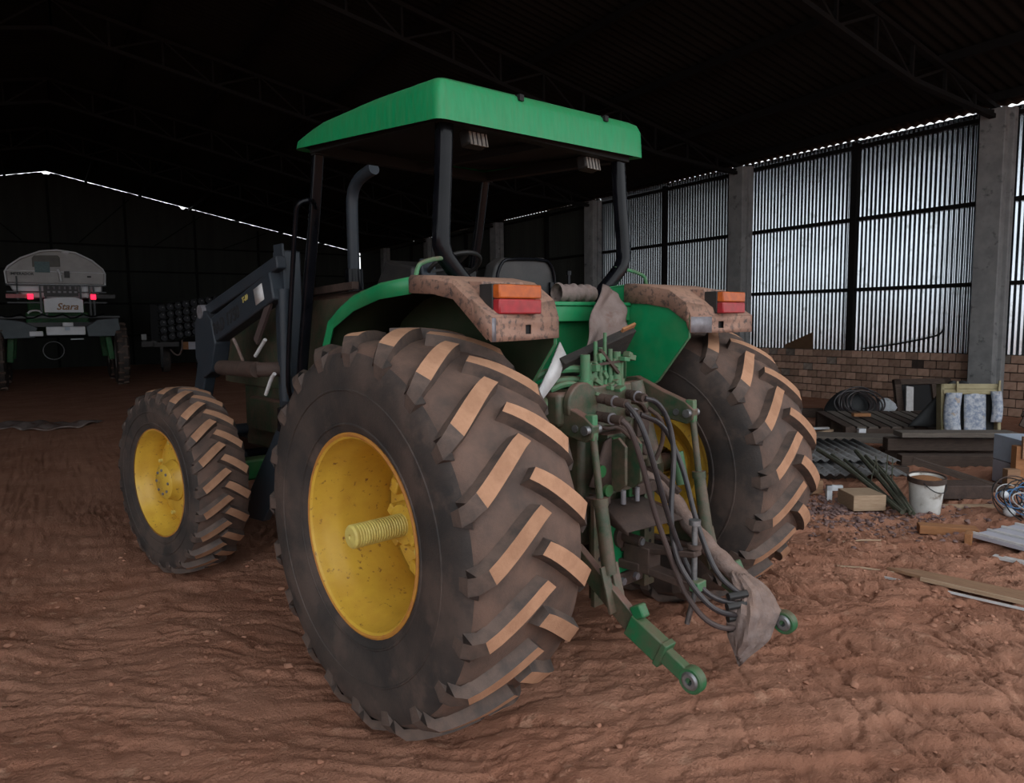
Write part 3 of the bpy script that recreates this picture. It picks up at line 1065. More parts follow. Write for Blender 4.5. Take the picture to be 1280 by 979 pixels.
    MB().ball((s * .70, -.30, 1.79), .045, squash=(1, 1.6, .5)).build('fender_lamp_base', 'black_plastic', fd)

# ---- platform, rear panel and seat
pf = MB().ab((-.525, -.02, 1.30), (.525, 1.55, 1.36)).ab((-.40, .30, 1.36), (.40, .62, 1.70)).build('platform', 'green_dark', T)
mb = MB().ab((-.525, -.045, 1.755), (.525, .02, 1.838)).ab((-.525, -.055, 1.838), (.525, .16, 1.86))
mb.build('rear_panel', 'green', T, bevel=.005)
mb = MB().grid(lambda u, v: (-.52 + 1.04 * u, .02 + .10 * math.sin(PI * v * .5) ** 2 * 1.0, 1.76 - .44 * v), 2, 10)
mb.build('rear_shroud', 'green', T, solid=.006)
MB().bar((-.25, -.049, 1.80), (-.25, -.049, 1.82), .012, .012).build('panel_latch', 'black', T)
st = empty_part = MB()
st.prism([(x, z) for x, z in [(-.245, 1.86), (-.245, 2.0), (-.225, 2.07), (-.17, 2.105), (.15, 2.12), (.205, 2.09), (.228, 2.02), (.235, 1.86)]], .27, .37, 'XZ')
seat = st.build('seat_back', 'black_plastic', T, bevel=.02)
MB().tube([(-.235, .262, 1.87), (-.235, .262, 2.0), (-.20, .262, 2.075), (-.15, .262, 2.098), (.14, .262, 2.108), (.19, .262, 2.08), (.218, .262, 2.0), (.222, .262, 1.87)], .009, smooth=1).build('piping', 'black_paint', seat)
MB().box((0, .58, 1.76), (.48, .46, .12)).build('seat_cushion', 'black_plastic', T, bevel=.03)
for x in (-.18, .19):
    MB().bar((x, .28, 1.70), (x, .28, 1.98), .05, .03).build('seat_support', 'black_paint', seat)
MB().cyl((.27, .20, 1.86), (.27, .20, 2.02), .008).cyl((.27, .20, 2.02), (.27, .20, 2.045), .014).build('lever', 'black_paint', T)
# steering console and wheel
cons = MB().prism([(1.02, 1.36), (1.45, 1.36), (1.42, 2.0), (1.30, 2.16), (1.0, 2.10), (1.02, 1.9)], -.26, .26, 'YZ').build('steering_console', 'black_plastic', T, bevel=.02)
MB().box((-.155, .985, 2.085), (.11, .03, .13), rot=(R(-8), 0, 0)).build('instrument_pod', 'loader_blue', cons, bevel=.01)
mb = MB()
sw = [( .17 * math.cos(t), .17 * math.sin(t), 0) for t in [2 * PI * k / 28 for k in range(28)]]
Msw = Matrix.Translation((0, .92, 2.10)) @ Matrix.Rotation(R(-28), 4, 'X')
P = [Msw @ Vector(p) for p in sw]
mb.tube(P + [P[0]], .014)
for k in (3, 12, 21):
    mb.bar(Msw @ Vector((0, 0, 0)), P[k], .02, .012)
mb.cyl(Msw @ Vector((0, 0, 0)), Msw @ Vector((0, .0, -.35)), .03)
mb.build('steering_wheel', 'black_plastic', T)

# ---- hood, engine, exhaust
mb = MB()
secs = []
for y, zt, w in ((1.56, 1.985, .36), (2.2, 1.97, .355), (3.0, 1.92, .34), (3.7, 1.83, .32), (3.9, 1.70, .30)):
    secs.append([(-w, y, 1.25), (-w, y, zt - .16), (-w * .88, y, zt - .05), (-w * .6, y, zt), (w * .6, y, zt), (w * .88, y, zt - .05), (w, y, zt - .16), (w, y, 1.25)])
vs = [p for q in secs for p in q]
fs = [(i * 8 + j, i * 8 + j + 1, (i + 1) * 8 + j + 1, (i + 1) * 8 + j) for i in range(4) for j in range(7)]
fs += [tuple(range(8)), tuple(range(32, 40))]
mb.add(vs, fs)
hood = mb.build('hood', 'green_oily', T)  # dirty green that also carries the shade on the hood sides
MB().bar((-.30, 1.60, 2.01), (-.30, 3.0, 1.96), .05, .05).build('hood_rail', 'grime', hood)
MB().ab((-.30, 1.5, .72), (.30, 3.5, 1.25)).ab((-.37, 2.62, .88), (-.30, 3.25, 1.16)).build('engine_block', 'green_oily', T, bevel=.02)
ex = MB().tube([(.30, 2.62, 1.85), (.30, 2.62, 2.70), (.30, 2.60, 2.82), (.30, 2.52, 2.90), (.30, 2.40, 2.935), (.30, 2.27, 2.955)], .048, n=14, smooth=2).build('exhaust_pipe', 'loader_blue', T)
MB().cyl((.30, 2.62, 1.9), (.30, 2.62, 2.2), .075).build('silencer', 'black_paint', ex)

# ---- axles and chassis
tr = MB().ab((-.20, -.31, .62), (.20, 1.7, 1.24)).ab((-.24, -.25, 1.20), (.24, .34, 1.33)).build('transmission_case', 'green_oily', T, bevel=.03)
for s in (-1, 1):
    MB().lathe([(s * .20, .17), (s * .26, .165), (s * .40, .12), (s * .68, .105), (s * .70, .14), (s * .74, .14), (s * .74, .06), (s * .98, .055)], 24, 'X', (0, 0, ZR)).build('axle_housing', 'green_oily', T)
mb = MB().bar((-.92, WB, ZF), (.92, WB, ZF), .16, .16).box((0, WB, ZF + .08), (.4, .3, .28))
mb.build('front_axle', 'green_dark', T, bevel=.02)
for s in (-1, 1):
    MB().cyl((s * .86, WB, ZF - .16), (s * .86, WB, ZF + .18), .08).cyl((s * .86, WB, ZF), (s * 1.02, WB + s * -.02, ZF), .12).build('steering_knuckle', 'green_dark', T)
    MB().ab((s * .16, 1.5, .60), (s * .28, 3.9, .76)).build('chassis_rail', 'black_paint', T)
MB().ab((-.62, 1.35, .55), (-.34, 1.95, .95)).build('fuel_tank', 'black_plastic', T, bevel=.05)
mb = MB()
for k, z in enumerate((.48, .78, 1.06)):
    mb.ab((-.80 + .04 * k, 1.32, z), (-.62, 1.66, z + .03))
mb.ab((-.80, 1.32, .48), (-.775, 1.35, 1.10)).ab((-.80, 1.63, .48), (-.775, 1.66, 1.10))
mb.build('step', 'black_paint', T)

# ---- front loader
for s in (-1, 1):
    x = s * .62
    ms = MB().box((x, 1.93, 1.62), (.12, .17, 1.24)).build('loader_mast', 'loader_blue', T, bevel=.012)
    MB().cyl((x - s * -.075, 1.87, 1.25), (x + s * .075, 1.84, 1.99), .036).build('mast_cylinder', 'loader_blue', ms)
    MB().cyl((x + s * .075, 1.86, 1.20), (x + s * .075, 1.87, 1.05), .065).build('mast_foot', 'black_paint', ms)
    MB().prism([(1.86, 1.12), (2.05, 1.12), (2.80, .34), (2.76, .27), (2.44, .30), (1.95, .80)], x - .03, x + .03).build('mast_bracket', 'loader_blue', T, bevel=.008, label='blue-grey triangular loader bracket')
    MB().prism([(1.80, 1.42), (1.96, 1.42), (1.96, 2.28), (1.84, 2.28)], x + s * .06, x + s * .075).build('mast_plate', 'loader_blue', ms)
    xa = s * .72
    # upper tube, main boom with lettering, knee plate and lower leg
    ar = MB().bar((xa, 1.86, 2.01), (xa, 3.02, 1.685), .10, .19, w2=.10, h2=.20).build('loader_boom', 'loader_blue', T, bevel=.012)
    MB().bar((xa, 1.80, 2.16), (xa, 3.10, 1.86), .07, .085).build('parallel_link', 'loader_blue', T, bevel=.01)
    MB().cyl((xa - .07, 3.10, 1.86), (xa + .07, 3.10, 1.86), .055).build('pivot_pin', 'bare_metal', ar)
    MB().prism([(2.84, 1.62), (2.90, 1.80), (3.0, 1.86), (3.12, 1.88), (3.24, 1.78), (3.26, 1.50), (3.12, 1.34), (2.95, 1.40)], xa - .062, xa + .062).build('knee_plate', 'loader_blue', ar, bevel=.01)
    MB().bar((xa, 3.08, 1.62), (xa, 3.62, .62), .09, .18).build('loader_leg', 'loader_blue', T, bevel=.012)
    MB().prism([(3.50, .30), (3.62, .30), (3.70, .92), (3.58, .92)], xa - .05, xa + .05).build('bucket_hitch', 'loader_blue', T, bevel=.01)
    MB().bar((xa - s * -.02, 1.93, 1.93), (xa + s * .03, 2.17, 1.64), .02, .055).build('boom_prop', 'hose_dusty', ar, label='dusty flat safety prop')
    MB().tube([(xa + s * .03, 2.56, 1.655), (xa + s * .03, 2.50, 1.60), (xa + s * .02, 2.44, 1.50), (xa, 2.40, 1.42)], .012, smooth=1).build('hydraulic_hose', 'sack', ar)
    MB().tube([(xa + s * .02, 2.05, 1.655), (xa + s * .02, 2.10, 1.62), (xa + s * .02, 2.22, 1.54)], .013, smooth=1).build('hydraulic_hose', 'white_paint', ar)
    MB().tube([(xa + s * .02, 1.93, 1.43), (xa + s * .02, 1.98, 1.40), (xa + s * .02, 2.08, 1.28)], .013, smooth=1).build('hydraulic_hose', 'white_paint', ar)
MB().cyl((-.70, 3.60, .60), (.70, 3.60, .60), .05).cyl((-.70, 3.50, .85), (.70, 3.50, .85), .05).build('loader_cross_tube', 'loader_blue', T)
MB().cyl((-.80, 2.68, 1.445), (-.80, 2.06, 1.455), .055).cyl((-.80, 2.06, 1.455), (-.66, 1.98, 1.455), .05).build('lift_cylinder', 'grime', T, label='dirty horizontal lift cylinder of the loader')
MB().cyl((.80, 2.68, 1.445), (.80, 2.06, 1.455), .055).build('lift_cylinder', 'grime', T)
# lettering on the left boom: the boom's outer face is x = -.77
bd = Vector((0, 2.45, 1.845))
dirv = Vector((0, -1.16, .325)).normalized()      # text runs backwards along the boom as seen from the left
upv = Vector((-1, 0, 0)).cross(dirv)


def on_boom(t, v):
    return Matrix(((dirv.x, upv.x, -1, -.7725), (dirv.y, upv.y, 0, bd.y + dirv.y * t + upv.y * v), (dirv.z, upv.z, 0, bd.z + dirv.z * t + upv.z * v), (0, 0, 0, 1)))


booms = [o for o in T.children if o.name.startswith('loader_boom')]
text_part('lettering', 'PAD 1750', .125, on_boom(-.20, -.01), 'dark_print', booms[0], shear=.15, bold=.003)
text_part('lettering', 'T-10', .05, on_boom(.19, .04), 'yellow_print', booms[0], shear=.2, bold=.002)
M_ = on_boom(.42, .0)
MB().add([(-.07, -.055, 0), (.07, -.055, 0), (.07, .055, 0), (-.07, .055, 0)], [(0, 1, 2, 3)], M_).build('sticker', 'white_paint', booms[0], solid=.002, label='pale sticker on the boom')

# ---- rear hydraulics and three-point hitch
mb = MB().ab((-.46, -.40, 1.27), (-.25, -.24, 1.43)).build('valve_body', 'green_oily', T, bevel=.02)
MB().cyl((-.33, -.44, 1.37), (-.33, -.40, 1.37), .105, n=20).build('valve_cover', 'green_oily', T, bevel=.008)
MB().cyl((-.47, -.30, 1.34), (-.62, -.22, 1.40), .07, n=18).build('servo_cylinder', 'green_light', T)
MB().ab((-.24, -.42, 1.24), (.06, -.22, 1.45)).build('coupler_block', 'green_oily', T, bevel=.012)
for x, z0, z1, r_ in ((-.275, 1.43, 1.60, .024), (-.245, 1.43, 1.56, .014), (-.04, 1.44, 1.605, .021), (-.01, 1.42, 1.57, .016), (-.20, 1.44, 1.66, .010), (-.165, 1.44, 1.63, .012), (-.13, 1.44, 1.70, .009), (-.09, 1.44, 1.62, .012)):
    MB().cyl((x, -.40, z0), (x, -.40, z1), r_, n=12).cyl((x, -.40, z0), (x, -.40, z0 + .05), r_ * 1.35, n=12).build('valve_spool', 'green_light', T)
mb = MB()
rq = random.Random(5)
for k in range(16):
    x, z = rq.uniform(-.23, .04), rq.uniform(1.40, 1.60)
    mb.box((x, -.41 + rq.uniform(-.03, .02), z), (rq.uniform(.02, .05), .04, rq.uniform(.012, .04)), rot=(0, rq.uniform(-.6, .6), 0))
mb.build('valve_linkage', 'green_light', T, bevel=.003)
MB().bar((-.19, -.42, 1.62), (-.05, -.42, 1.50), .014, .014).bar((-.20, -.42, 1.55), (.0, -.42, 1.56), .012, .012).build('valve_rod', 'grime', T)
for k, (pth, r_) in enumerate((([(-.60, -.26, 1.44), (-.50, -.28, 1.50), (-.40, -.30, 1.525), (-.30, -.34, 1.535), (-.24, -.37, 1.52)], .020),
                               ([(-.60, -.24, 1.38), (-.48, -.27, 1.44), (-.38, -.30, 1.475), (-.28, -.34, 1.48), (-.22, -.37, 1.46)], .020),
                               ([(-.44, -.33, 1.44), (-.38, -.37, 1.47), (-.33, -.40, 1.46), (-.30, -.41, 1.42)], .016),
                               ([(-.10, -.42, 1.27), (-.05, -.47, 1.22), (.02, -.46, 1.16), (.10, -.42, 1.12)], .011),
                               ([(-.24, -.43, 1.27), (-.20, -.47, 1.24), (-.12, -.47, 1.25), (-.02, -.47, 1.18)], .009),
                               ([(.06, -.40, 1.36), (.14, -.42, 1.34), (.22, -.40, 1.26), (.26, -.36, 1.16)], .012))):
    MB().tube(pth, r_, n=8, smooth=2).build('steel_pipe', 'green_light' if k < 3 else 'grime', T)
for a, b, c in (((-.22, -.42, 1.393), (-.218, -.60, 1.376), .022), ((-.22, -.42, 1.304), (-.247, -.60, 1.301), .022), ((.03, -.41, 1.39), (-.01, -.55, 1.381), .022), ((.03, -.41, 1.30), (-.008, -.52, 1.30), .020)):
    a, b = Vector(a), Vector(b)
    mb = MB()
    for t0, t1, k in ((0, .35, 1.15), (.35, .42, .9), (.42, .62, 1.25), (.62, .68, .9), (.68, 1.0, 1.0)):
        mb.cyl(a.lerp(b, t0), a.lerp(b, t1), c * k, n=12)
    q = mb.build('hose_coupler', 'grime', T)
    MB().cyl(a.lerp(b, .61), a.lerp(b, .64), c * 1.32, n=12).build('clip_ring', 'bare_metal', q)
HOSES = [
    [(-0.218, -0.6, 1.376), (-0.213, -0.66, 1.325), (-0.199, -0.7, 1.225), (-0.152, -0.72, 1.065), (-0.1, -0.72, 0.944), (-0.02, -0.72, 0.774), (0.039, -0.74, 0.628), (0.052, -0.8, 0.522), (0.078, -0.88, 0.446), (0.17, -0.97, 0.415)],
    [(-0.247, -0.6, 1.301), (-0.239, -0.64, 1.271), (-0.193, -0.66, 1.137), (-0.157, -0.67, 1.021), (-0.106, -0.68, 0.861), (-0.042, -0.7, 0.697), (0.003, -0.72, 0.573), (0.016, -0.78, 0.447), (0.012, -0.88, 0.36), (0.071, -0.95, 0.317), (0.18, -0.97, 0.304)],
    [(-0.01, -0.55, 1.381), (0.053, -0.58, 1.362), (0.119, -0.6, 1.266), (0.14, -0.62, 1.126), (0.085, -0.65, 0.978), (0.024, -0.68, 0.796), (-0.014, -0.74, 0.621), (-0.012, -0.85, 0.494), (0.032, -0.93, 0.408), (0.18, -0.97, 0.355)],
    [(-0.008, -0.52, 1.3), (0.15, -0.55, 1.238), (0.205, -0.6, 1.074), (0.203, -0.65, 0.959), (0.194, -0.7, 0.807), (0.163, -0.78, 0.668), (0.158, -0.86, 0.529), (0.18, -0.97, 0.462)]]
for k, h in enumerate(HOSES):
    MB().tube(h, .0135, n=10, smooth=2).build('hydraulic_hose', 'hose_rubber' if k % 2 == 0 or k == 3 else 'hose_dusty', T)
    MB().cyl(Vector(h[-1]) + Vector((-.06, .03, -.004)), Vector(h[-1]) + Vector((.03, -.015, 0)), .018, n=10).build('hose_end', 'black_plastic', T)

MB().cyl((.29, -.24, 1.42), (.31, -.36, .98), .062, n=18).cyl((.31, -.36, .98), (.32, -.38, .86), .03, n=12).build('lift_ram', 'green_oily', T)
MB().ab((.07, -.40, 1.02), (.23, -.26, 1.34)).build('valve_body', 'green_oily', T, bevel=.015)
MB().ab((.10, -.425, 1.16), (.20, -.395, 1.28)).cyl((.15, -.45, 1.10), (.15, -.40, 1.10), .035, n=14).build('valve_cap', 'grime', T, bevel=.006)
MB().tube([(.22, -.40, 1.30), (.27, -.46, 1.24), (.29, -.45, 1.12), (.26, -.42, 1.02)], .012, n=8, smooth=2).build('steel_pipe', 'grime', T)
MB().cyl((.40, -.46, 1.05), (.40, -.50, .88), .034, n=14).build('rod_adjuster', 'green_light', T, label='pale green adjuster sleeve')
# lift arms, rods and lower links
MB().cyl((-.46, -.20, 1.37), (.46, -.20, 1.37), .055, n=18).build('rock_shaft', 'green_oily', T)
for s in (-1, 1):
    x = s * .40
    la = MB().prism([(-.13, 1.44), (-.20, 1.45), (-.36, 1.385), (-.52, 1.33), (-.575, 1.29), (-.57, 1.235), (-.53, 1.21), (-.36, 1.24), (-.20, 1.29), (-.13, 1.32)], x - .024, x + .024).build('lift_arm', 'green_oily', T, bevel=.006)
    MB().cyl((x - .05, -.545, 1.27), (x + .05, -.545, 1.27), .022, n=12).build('pin', 'steel', la)
    MB().cyl((x - .03, -.47, 1.27), (x + .03, -.47, 1.27), .018, n=12).build('pin', 'steel', la)
    up = (x, -.548, 1.30)
    lo = (x, -.665, .565)
    rod = MB().cyl(up, (x, -.60, .93), .017, n=12).cyl((x, -.598, .95), (x, -.652, .63), .031, .034, n=16).cyl((x, -.596, .965), (x, -.600, .93), .036, n=16).build('lift_rod', 'green_oily', T)
    MB().bar((x, -.545, 1.34), (x, -.548, 1.22), .05, .035).build('rod_clevis', 'green_light', rod, bevel=.006)
    mb = MB()
    for d in (-.034, .034):
        mb.bar((x + d, -.645, .67), (x + d, -.70, .47), .014, .05, up=(1, 0, 0))
    mb.build('rod_fork', 'green_oily', rod, bevel=.003)
    # lower link: flat bar, telescopic collar, ball end
    a, b, c = Vector((x * .80, -.06, .80)), Vector((x, -.45, .683)), Vector((x, -.80, .428))
    e = Vector((x, -1.085, .295))
    lk = MB().bar(a, b, .035, .085).bar(b + (a - b) * .02, c, .04, .095).build('lower_link', 'green_oily', T, bevel=.004)
    d = (e - c).normalized()
    col = MB().bar(c - d * .03, c + d * .16, .06, .105).build('link_collar', 'green_worn', lk, bevel=.006)
    MB().bar(c + d * .145, c + d * .175, .072, .118).build('collar_band', 'green_worn', lk, bevel=.005)
    MB().box(c + d * .02 + Vector((0, 0, .085)), (.05, .06, .06), rot=(R(-28), 0, 0)).build('link_latch', 'green_worn', lk, bevel=.008)
    MB().bar(c + d * .15, e, .045, .070).build('link_tongue', 'green_worn', lk, bevel=.006)
    MB().lathe([(-.022, .034), (-.024, .050), (-.018, .056), (.018, .056), (.024, .050), (.022, .034)], 24, 'X', tuple(e)).build('link_eye', 'green_worn', lk)
    MB().lathe([(-.030, .016), (-.030, .030), (-.022, .040), (.022, .040), (.030, .030), (.030, .016), (-.030, .016)], 20, 'X', tuple(e)).build('link_ball', 'steel', lk)
    MB().cyl((s * .22, -.20, .62), (x - s * .03, -.62, .57), .016, n=10).build('check_chain', 'grime', T)
# drawbar support: two perforated uprights, green panel, PTO with its hood
for s in (-1, 1):
    x = s * .205
    fr_ = MB().ab((x - .040, -.43, .36), (x + .040, -.405, .90)).ab((x - s * .04 - .006, -.43, .36), (x - s * .04 + .006, -.33, .90)).build('hitch_upright', 'green_oily', T, bevel=.003)
    for k in range(8):
        z = .41 + .062 * k
        MB().cyl((x, -.4315, z), (x, -.4295, z), .012, n=10).build('bolt_hole', 'black', fr_)
MB().ab((-.165, -.40, .44), (.165, -.38, .76)).build('hitch_panel', 'green', T)
MB().ab((-.20, -.42, .40), (.20, -.36, .47)).build('hitch_crossbar', 'grime', T, bevel=.006)
mb = MB()
for x in (-.11, -.02, .09):
    mb.cyl((x, -.44, .435), (x, -.36, .435), .020, n=6)
mb.build('bolt', 'bare_metal', T)
mb = MB().add([(-.155, -.40, .865), (.155, -.40, .845), (.21, -.63, .755), (-.20, -.60, .765), (-.155, -.40, .78), (-.20, -.60, .75)], [(0, 1, 2, 3), (0, 3, 5, 4)])
sh = mb.build('pto_hood', 'grime', T, solid=.008, label='rusty triangular shield over the drive shaft stub')
MB().cyl((-.06, -.46, .85), (-.06, -.46, .92), .014).cyl((.04, -.47, .85), (.04, -.47, .92), .012).build('bolt', 'bare_metal', sh)
pto = MB().cyl((.0, -.38, .665), (.0, -.42, .664), .062, n=20).cyl((0, -.42, .664), (0, -.53, .66), .026, n=14).build('drive_shaft_stub', 'grime', T)
MB().cyl((0, -.53, .66), (0, -.537, .66), .018, n=12).build('stub_end', 'steel', pto)
# top link bracket
tb = MB().prism([(-.41, .93), (-.41, 1.17), (-.47, 1.19), (-.515, 1.15), (-.515, .96), (-.47, .92)], -.115, -.095).prism([(-.41, .93), (-.41, 1.17), (-.47, 1.19), (-.515, 1.15), (-.515, .96), (-.47, .92)], .005, .025).ab((-.13, -.42, .90), (.06, -.34, 1.20)).build('top_link_bracket', 'green_oily', T, bevel=.004)
for x in (-.075, .045):
    MB().ab((x - .03, -.435, .925), (x + .03, -.418, 1.185)).build('bracket_plate', 'green_dark', tb, bevel=.004)
    for z in (.97, 1.055, 1.14):
        MB().cyl((x, -.4365, z), (x, -.434, z), .013, n=10).build('bolt_hole', 'black', tb)
MB().add([(-.25, -.40, .96), (-.12, -.43, .92), (-.12, -.43, 1.19), (-.16, -.42, 1.17)], [(0, 1, 2, 3)]).build('side_gusset', 'grime', tb, solid=.014, label='grey dirt-caked gusset')
MB().cyl((-.19, -.435, 1.03), (-.19, -.40, 1.03), .030, n=16).cyl((-.15, -.445, .93), (-.15, -.40, .93), .030, n=16).build('bolt', 'green_dark', tb)
MB().ab((-.24, -.44, .86), (-.13, -.36, .90)).ab((.09, -.44, .86), (.25, -.36, .92)).build('bracket_shelf', 'grime', tb, bevel=.005)
MB().ab((.07, -.40, .45), (.165, -.36, .92)).build('case_side', 'green_dark', T, bevel=.004)
# swinging drawbar with its clevis and pins
db = MB().bar((0, .1, .52), (.03, -.52, .525), .09, .045).bar((.03, -.50, .525), (.05, -.84, .49), .085, .040, w2=.065).bar((.03, -.40, .60), (.05, -.82, .655), .085, .03, w2=.07).ab((-.01, -.58, .51), (.09, -.42, .635)).build('drawbar', 'grime', T, bevel=.006)
MB().cyl((.05, -.80, .47), (.05, -.80, .80), .014).cyl((.05, -.80, .79), (.05, -.80, .815), .028).build('hitch_pin', 'steel', db)
MB().lathe([(.0, .018), (.0, .034), (.02, .034), (.02, .018)], 16, 'Z', (.05, -.80, .676)).build('pin_washer', 'grime', db)
MB().cyl((.05, -.82, .52), (.04, -.77, .30), .013).build('hitch_pin', 'steel', db)
MB().box((.05, -.82, .50), (.075, .05, .05)).build('drawbar_tip', 'green_light', db, bevel=.006)
# stabiliser wrapped in caked dirt, hanging from the case to the bundle of hose ends
mb = MB()
pp = [(0.20, -0.30, 0.98), (0.335, -0.45, 0.863), (0.318, -0.55, 0.755), (0.318, -0.62, 0.675), (0.29, -0.75, 0.592), (0.305, -0.85, 0.521), (0.325, -0.95, 0.437)]
q = chaikin(chaikin(pp))
mb.tube(q, .046, n=12, scales=[.55 + .45 * math.sin(min(1, i / len(q) * 1.6) * PI / 2) + .1 * math.sin(i * 1.7) for i in range(len(q))])
mb.build('top_link', 'rag', T, label='dirt-caked hanging top link')
MB().bar((.26, -.30, .99), (.335, -.50, .82), .04, .10).build('top_link_clevis', 'grime', T, bevel=.006)

# ------------------------------------------------------------------ loose things lying on the tractor
def rest(mb, name, m_, label, cat, bevel=0, solid=0, subsurf=0, group=None):
    o = mb.build(name, m_, bevel=bevel, solid=solid, subsurf=subsurf)
    o.location = (TRX, TRY, 0)
    o.rotation_euler = (0, 0, TRA)
    bpy.context.view_layer.update()
    rebase(o)
    return tag(o, label, cat, group)


def cloth_fn(u, v):
    # u across, v down
    p00, p10, p11, p01 = Vector((.23, -.085, 1.955)), Vector((.375, -.085, 1.90)), Vector((.345, -.20, 1.675)), Vector((-.17, -.27, 1.545))
    l = p00.lerp(p01, v) + Vector((-.025 * math.sin(PI * v), 0, 0))
    r_ = p10.lerp(p11, v) + Vector((.02 * math.sin(PI * v), 0, 0))
    p = l.lerp(r_, u)
    p.y -= .018 * math.sin(u * 9 + v * 2) * (0.4 + v) + .012 * math.sin(v * 11 + u * 4)
    return p


rest(MB().grid(cloth_fn, 18, 22), 'sack_cloth', 'sack', 'greyish dusty sack cloth hanging over the green rear panel of the tractor', 'cloth', solid=.006)
mb = MB()
a, b = Vector((-.365, -.30, 1.515)), Vector((.155, -.32, 1.660))
mb.bar(a, b, .16, .045, up=(0, .75, .65))
o = rest(mb, 'old_board', 'board_black', 'dark weathered board lying slanted on the hydraulic valves', 'board', bevel=.006)
b1 = MB().bar(b + (b - a).normalized() * -.10 + Vector((0, -.012, .028)), b + Vector((0, -.012, .028)), .15, .012, up=(0, .75, .65))
ob = b1.build('broken_end', 'wood_orange', None)
bpy.context.view_layer.update()
ob.parent = o
ob.matrix_parent_inverse = o.matrix_world.inverted() @ Matrix.Translation((TRX, TRY, 0)) @ Matrix.Rotation(TRA, 4, 'Z')


def rag_fn(u, v):
    # a crumpled bag pulled over the hose ends
    t = 2 * PI * u
    path = [Vector((.29, -.90, .52)), Vector((.31, -.955, .455)), Vector((.30, -.98, .36)), Vector((.24, -.99, .24)), Vector((.15, -.98, .15))]
    k = v * 3.999
    i = int(k)
    c = path[i].lerp(path[i + 1], k - i)
    rx = float(np.interp(v, [0, .25, .5, .75, .92, 1], [.055, .10, .165, .125, .05, .012]))
    ry = rx * .55
    w = 1 + .13 * math.sin(5 * t + 3 * v) + .07 * math.sin(9 * t + 8 * v)
    return c + Vector((rx * w * math.cos(t), ry * w * math.sin(t), .04 * math.cos(t) * (-.7 if v > .4 else -.3) + .008 * math.sin(13 * t + 5 * v)))


rest(MB().grid(rag_fn, 40, 26), 'hose_bag', 'rag', 'crumpled brown rag bag tied over the hose ends behind the tractor', 'rag', solid=.004)
mb = MB()
mb.grid(lambda u, v: Vector((.05 + .30 * v, .09 + .045 * math.cos(2 * PI * u) * (1 + .07 * math.sin(23 * v)), 1.912 + .048 * math.sin(2 * PI * u) * (1 + .08 * math.sin(17 * v + 1)) + .006 * math.sin(31 * v))), 16, 24)
rest(mb, 'rolled_sack', 'sack', 'rolled grey sack lying on the platform edge behind the seat', 'sack')
mb = MB().add([(-.36, -.315, 1.66), (-.335, -.33, 1.60), (-.40, -.35, 1.50), (-.56, -.385, 1.40), (-.56, -.375, 1.455), (-.45, -.335, 1.55)], [(0, 1, 2, 3, 4, 5)])
rest(mb, 'white_flap', 'white_paint', 'peeling white sheet flap behind the left rear fender', 'flap', solid=.01)
# ------------------------------------------------------------------ self-propelled sprayer far back in the shed
sp = empty('sprayer', (0.42, 24.4, 0), 0)
tag(sp, 'white-tanked high-clearance crop sprayer with red rear lights at the back of the shed', 'sprayer')
up_ = [(-1.19, 2.95), (-1.21, 3.28), (-1.13, 3.42), (-.82, 3.66), (-.36, 3.86), (.05, 3.91), (.5, 3.85), (.9, 3.64), (1.15, 3.40), (1.21, 3.26), (1.19, 2.93)]
tank = MB().prism(up_, 0, 2.6, 'XZ').build('tank', 'tank_grey', sp, bevel=.05)
mb = MB().tube([(x, -.012, z) for x, z in up_], .022, n=6).tube([(-1.2, -.012, 3.31), (1.2, -.012, 3.28)], .016, n=6).tube([(-1.19, -.012, 2.94), (1.19, -.012, 2.93)], .020, n=6)
mb.build('tank_rim', 'tank_white', tank)
MB().prism([(-1.12, 2.93), (1.12, 2.93), (1.10, 2.75), (.75, 2.55), (-.72, 2.55), (-1.08, 2.78)], .03, 2.5, 'XZ').build('tank_belly', 'tank_white', tank, bevel=.04)
MB().prism([(-.56, 3.42), (-.56, 3.66), (-.50, 3.74), (.06, 3.76), (.11, 3.70), (.11, 3.44)], -.02, .02, 'XZ').build('tank_lid', 'tank_lid', tank, bevel=.01)
MB().box((-.33, -.025, 3.42), (.36, .02, .30)).build('sticker', 'teal_sticker', tank)
text_part('lettering', 'IMPERADOR', .10, Matrix.Translation((-.82, -.012, 3.22)) @ Matrix.Rotation(R(90), 4, 'X'), 'dark_print', tank, shear=.1, bold=.003)
MB().box((.25, -.06, 3.22), (.13, .10, .18)).build('valve', 'black_plastic', tank)
MB().cyl((.10, -.08, 3.20), (.02, -.08, 3.36), .04).cyl((.07, -.08, 3.24), (.10, -.08, 3.02), .03).build('valve_pipe', 'tank_white', tank)
MB().ball((.25, .0, 3.84), .07, squash=(1.4, .6, .7)).build('breather_cap', 'tank_white', tank)
MB().box((.80, -.01, 3.17), (.10, .02, .05)).build('badge', 'dark_print', tank)
mb = MB()
for x in (-.42, -.30, .55, .78, .88):
    mb.bar((x, -.10, 2.05), (x, -.10, 2.92), .05, .05)
for z in (2.91, 2.72, 2.42):
    mb.bar((-1.2, -.10, z), (1.2, -.10, z), .04, .035)
mb.bar((-.95, -.10, 2.5), (-.95, -.10, 3.15), .04, .04)
frm = mb.build('rear_frame', 'black_paint', sp)
mb = MB()
for k in range(6):
    mb.box((-.22 + .13 * k, -.16, 2.72), (.07, .04, .05)).cyl((-.22 + .13 * k, -.14, 2.80), (-.22 + .13 * k, -.14, 2.88), .03)
mb.build('nozzle_valves', 'bare_metal', sp)
MB().ab((-.34, -.13, 2.60), (.50, -.10, 2.90)).build('valve_panel', 'black_plastic', sp)
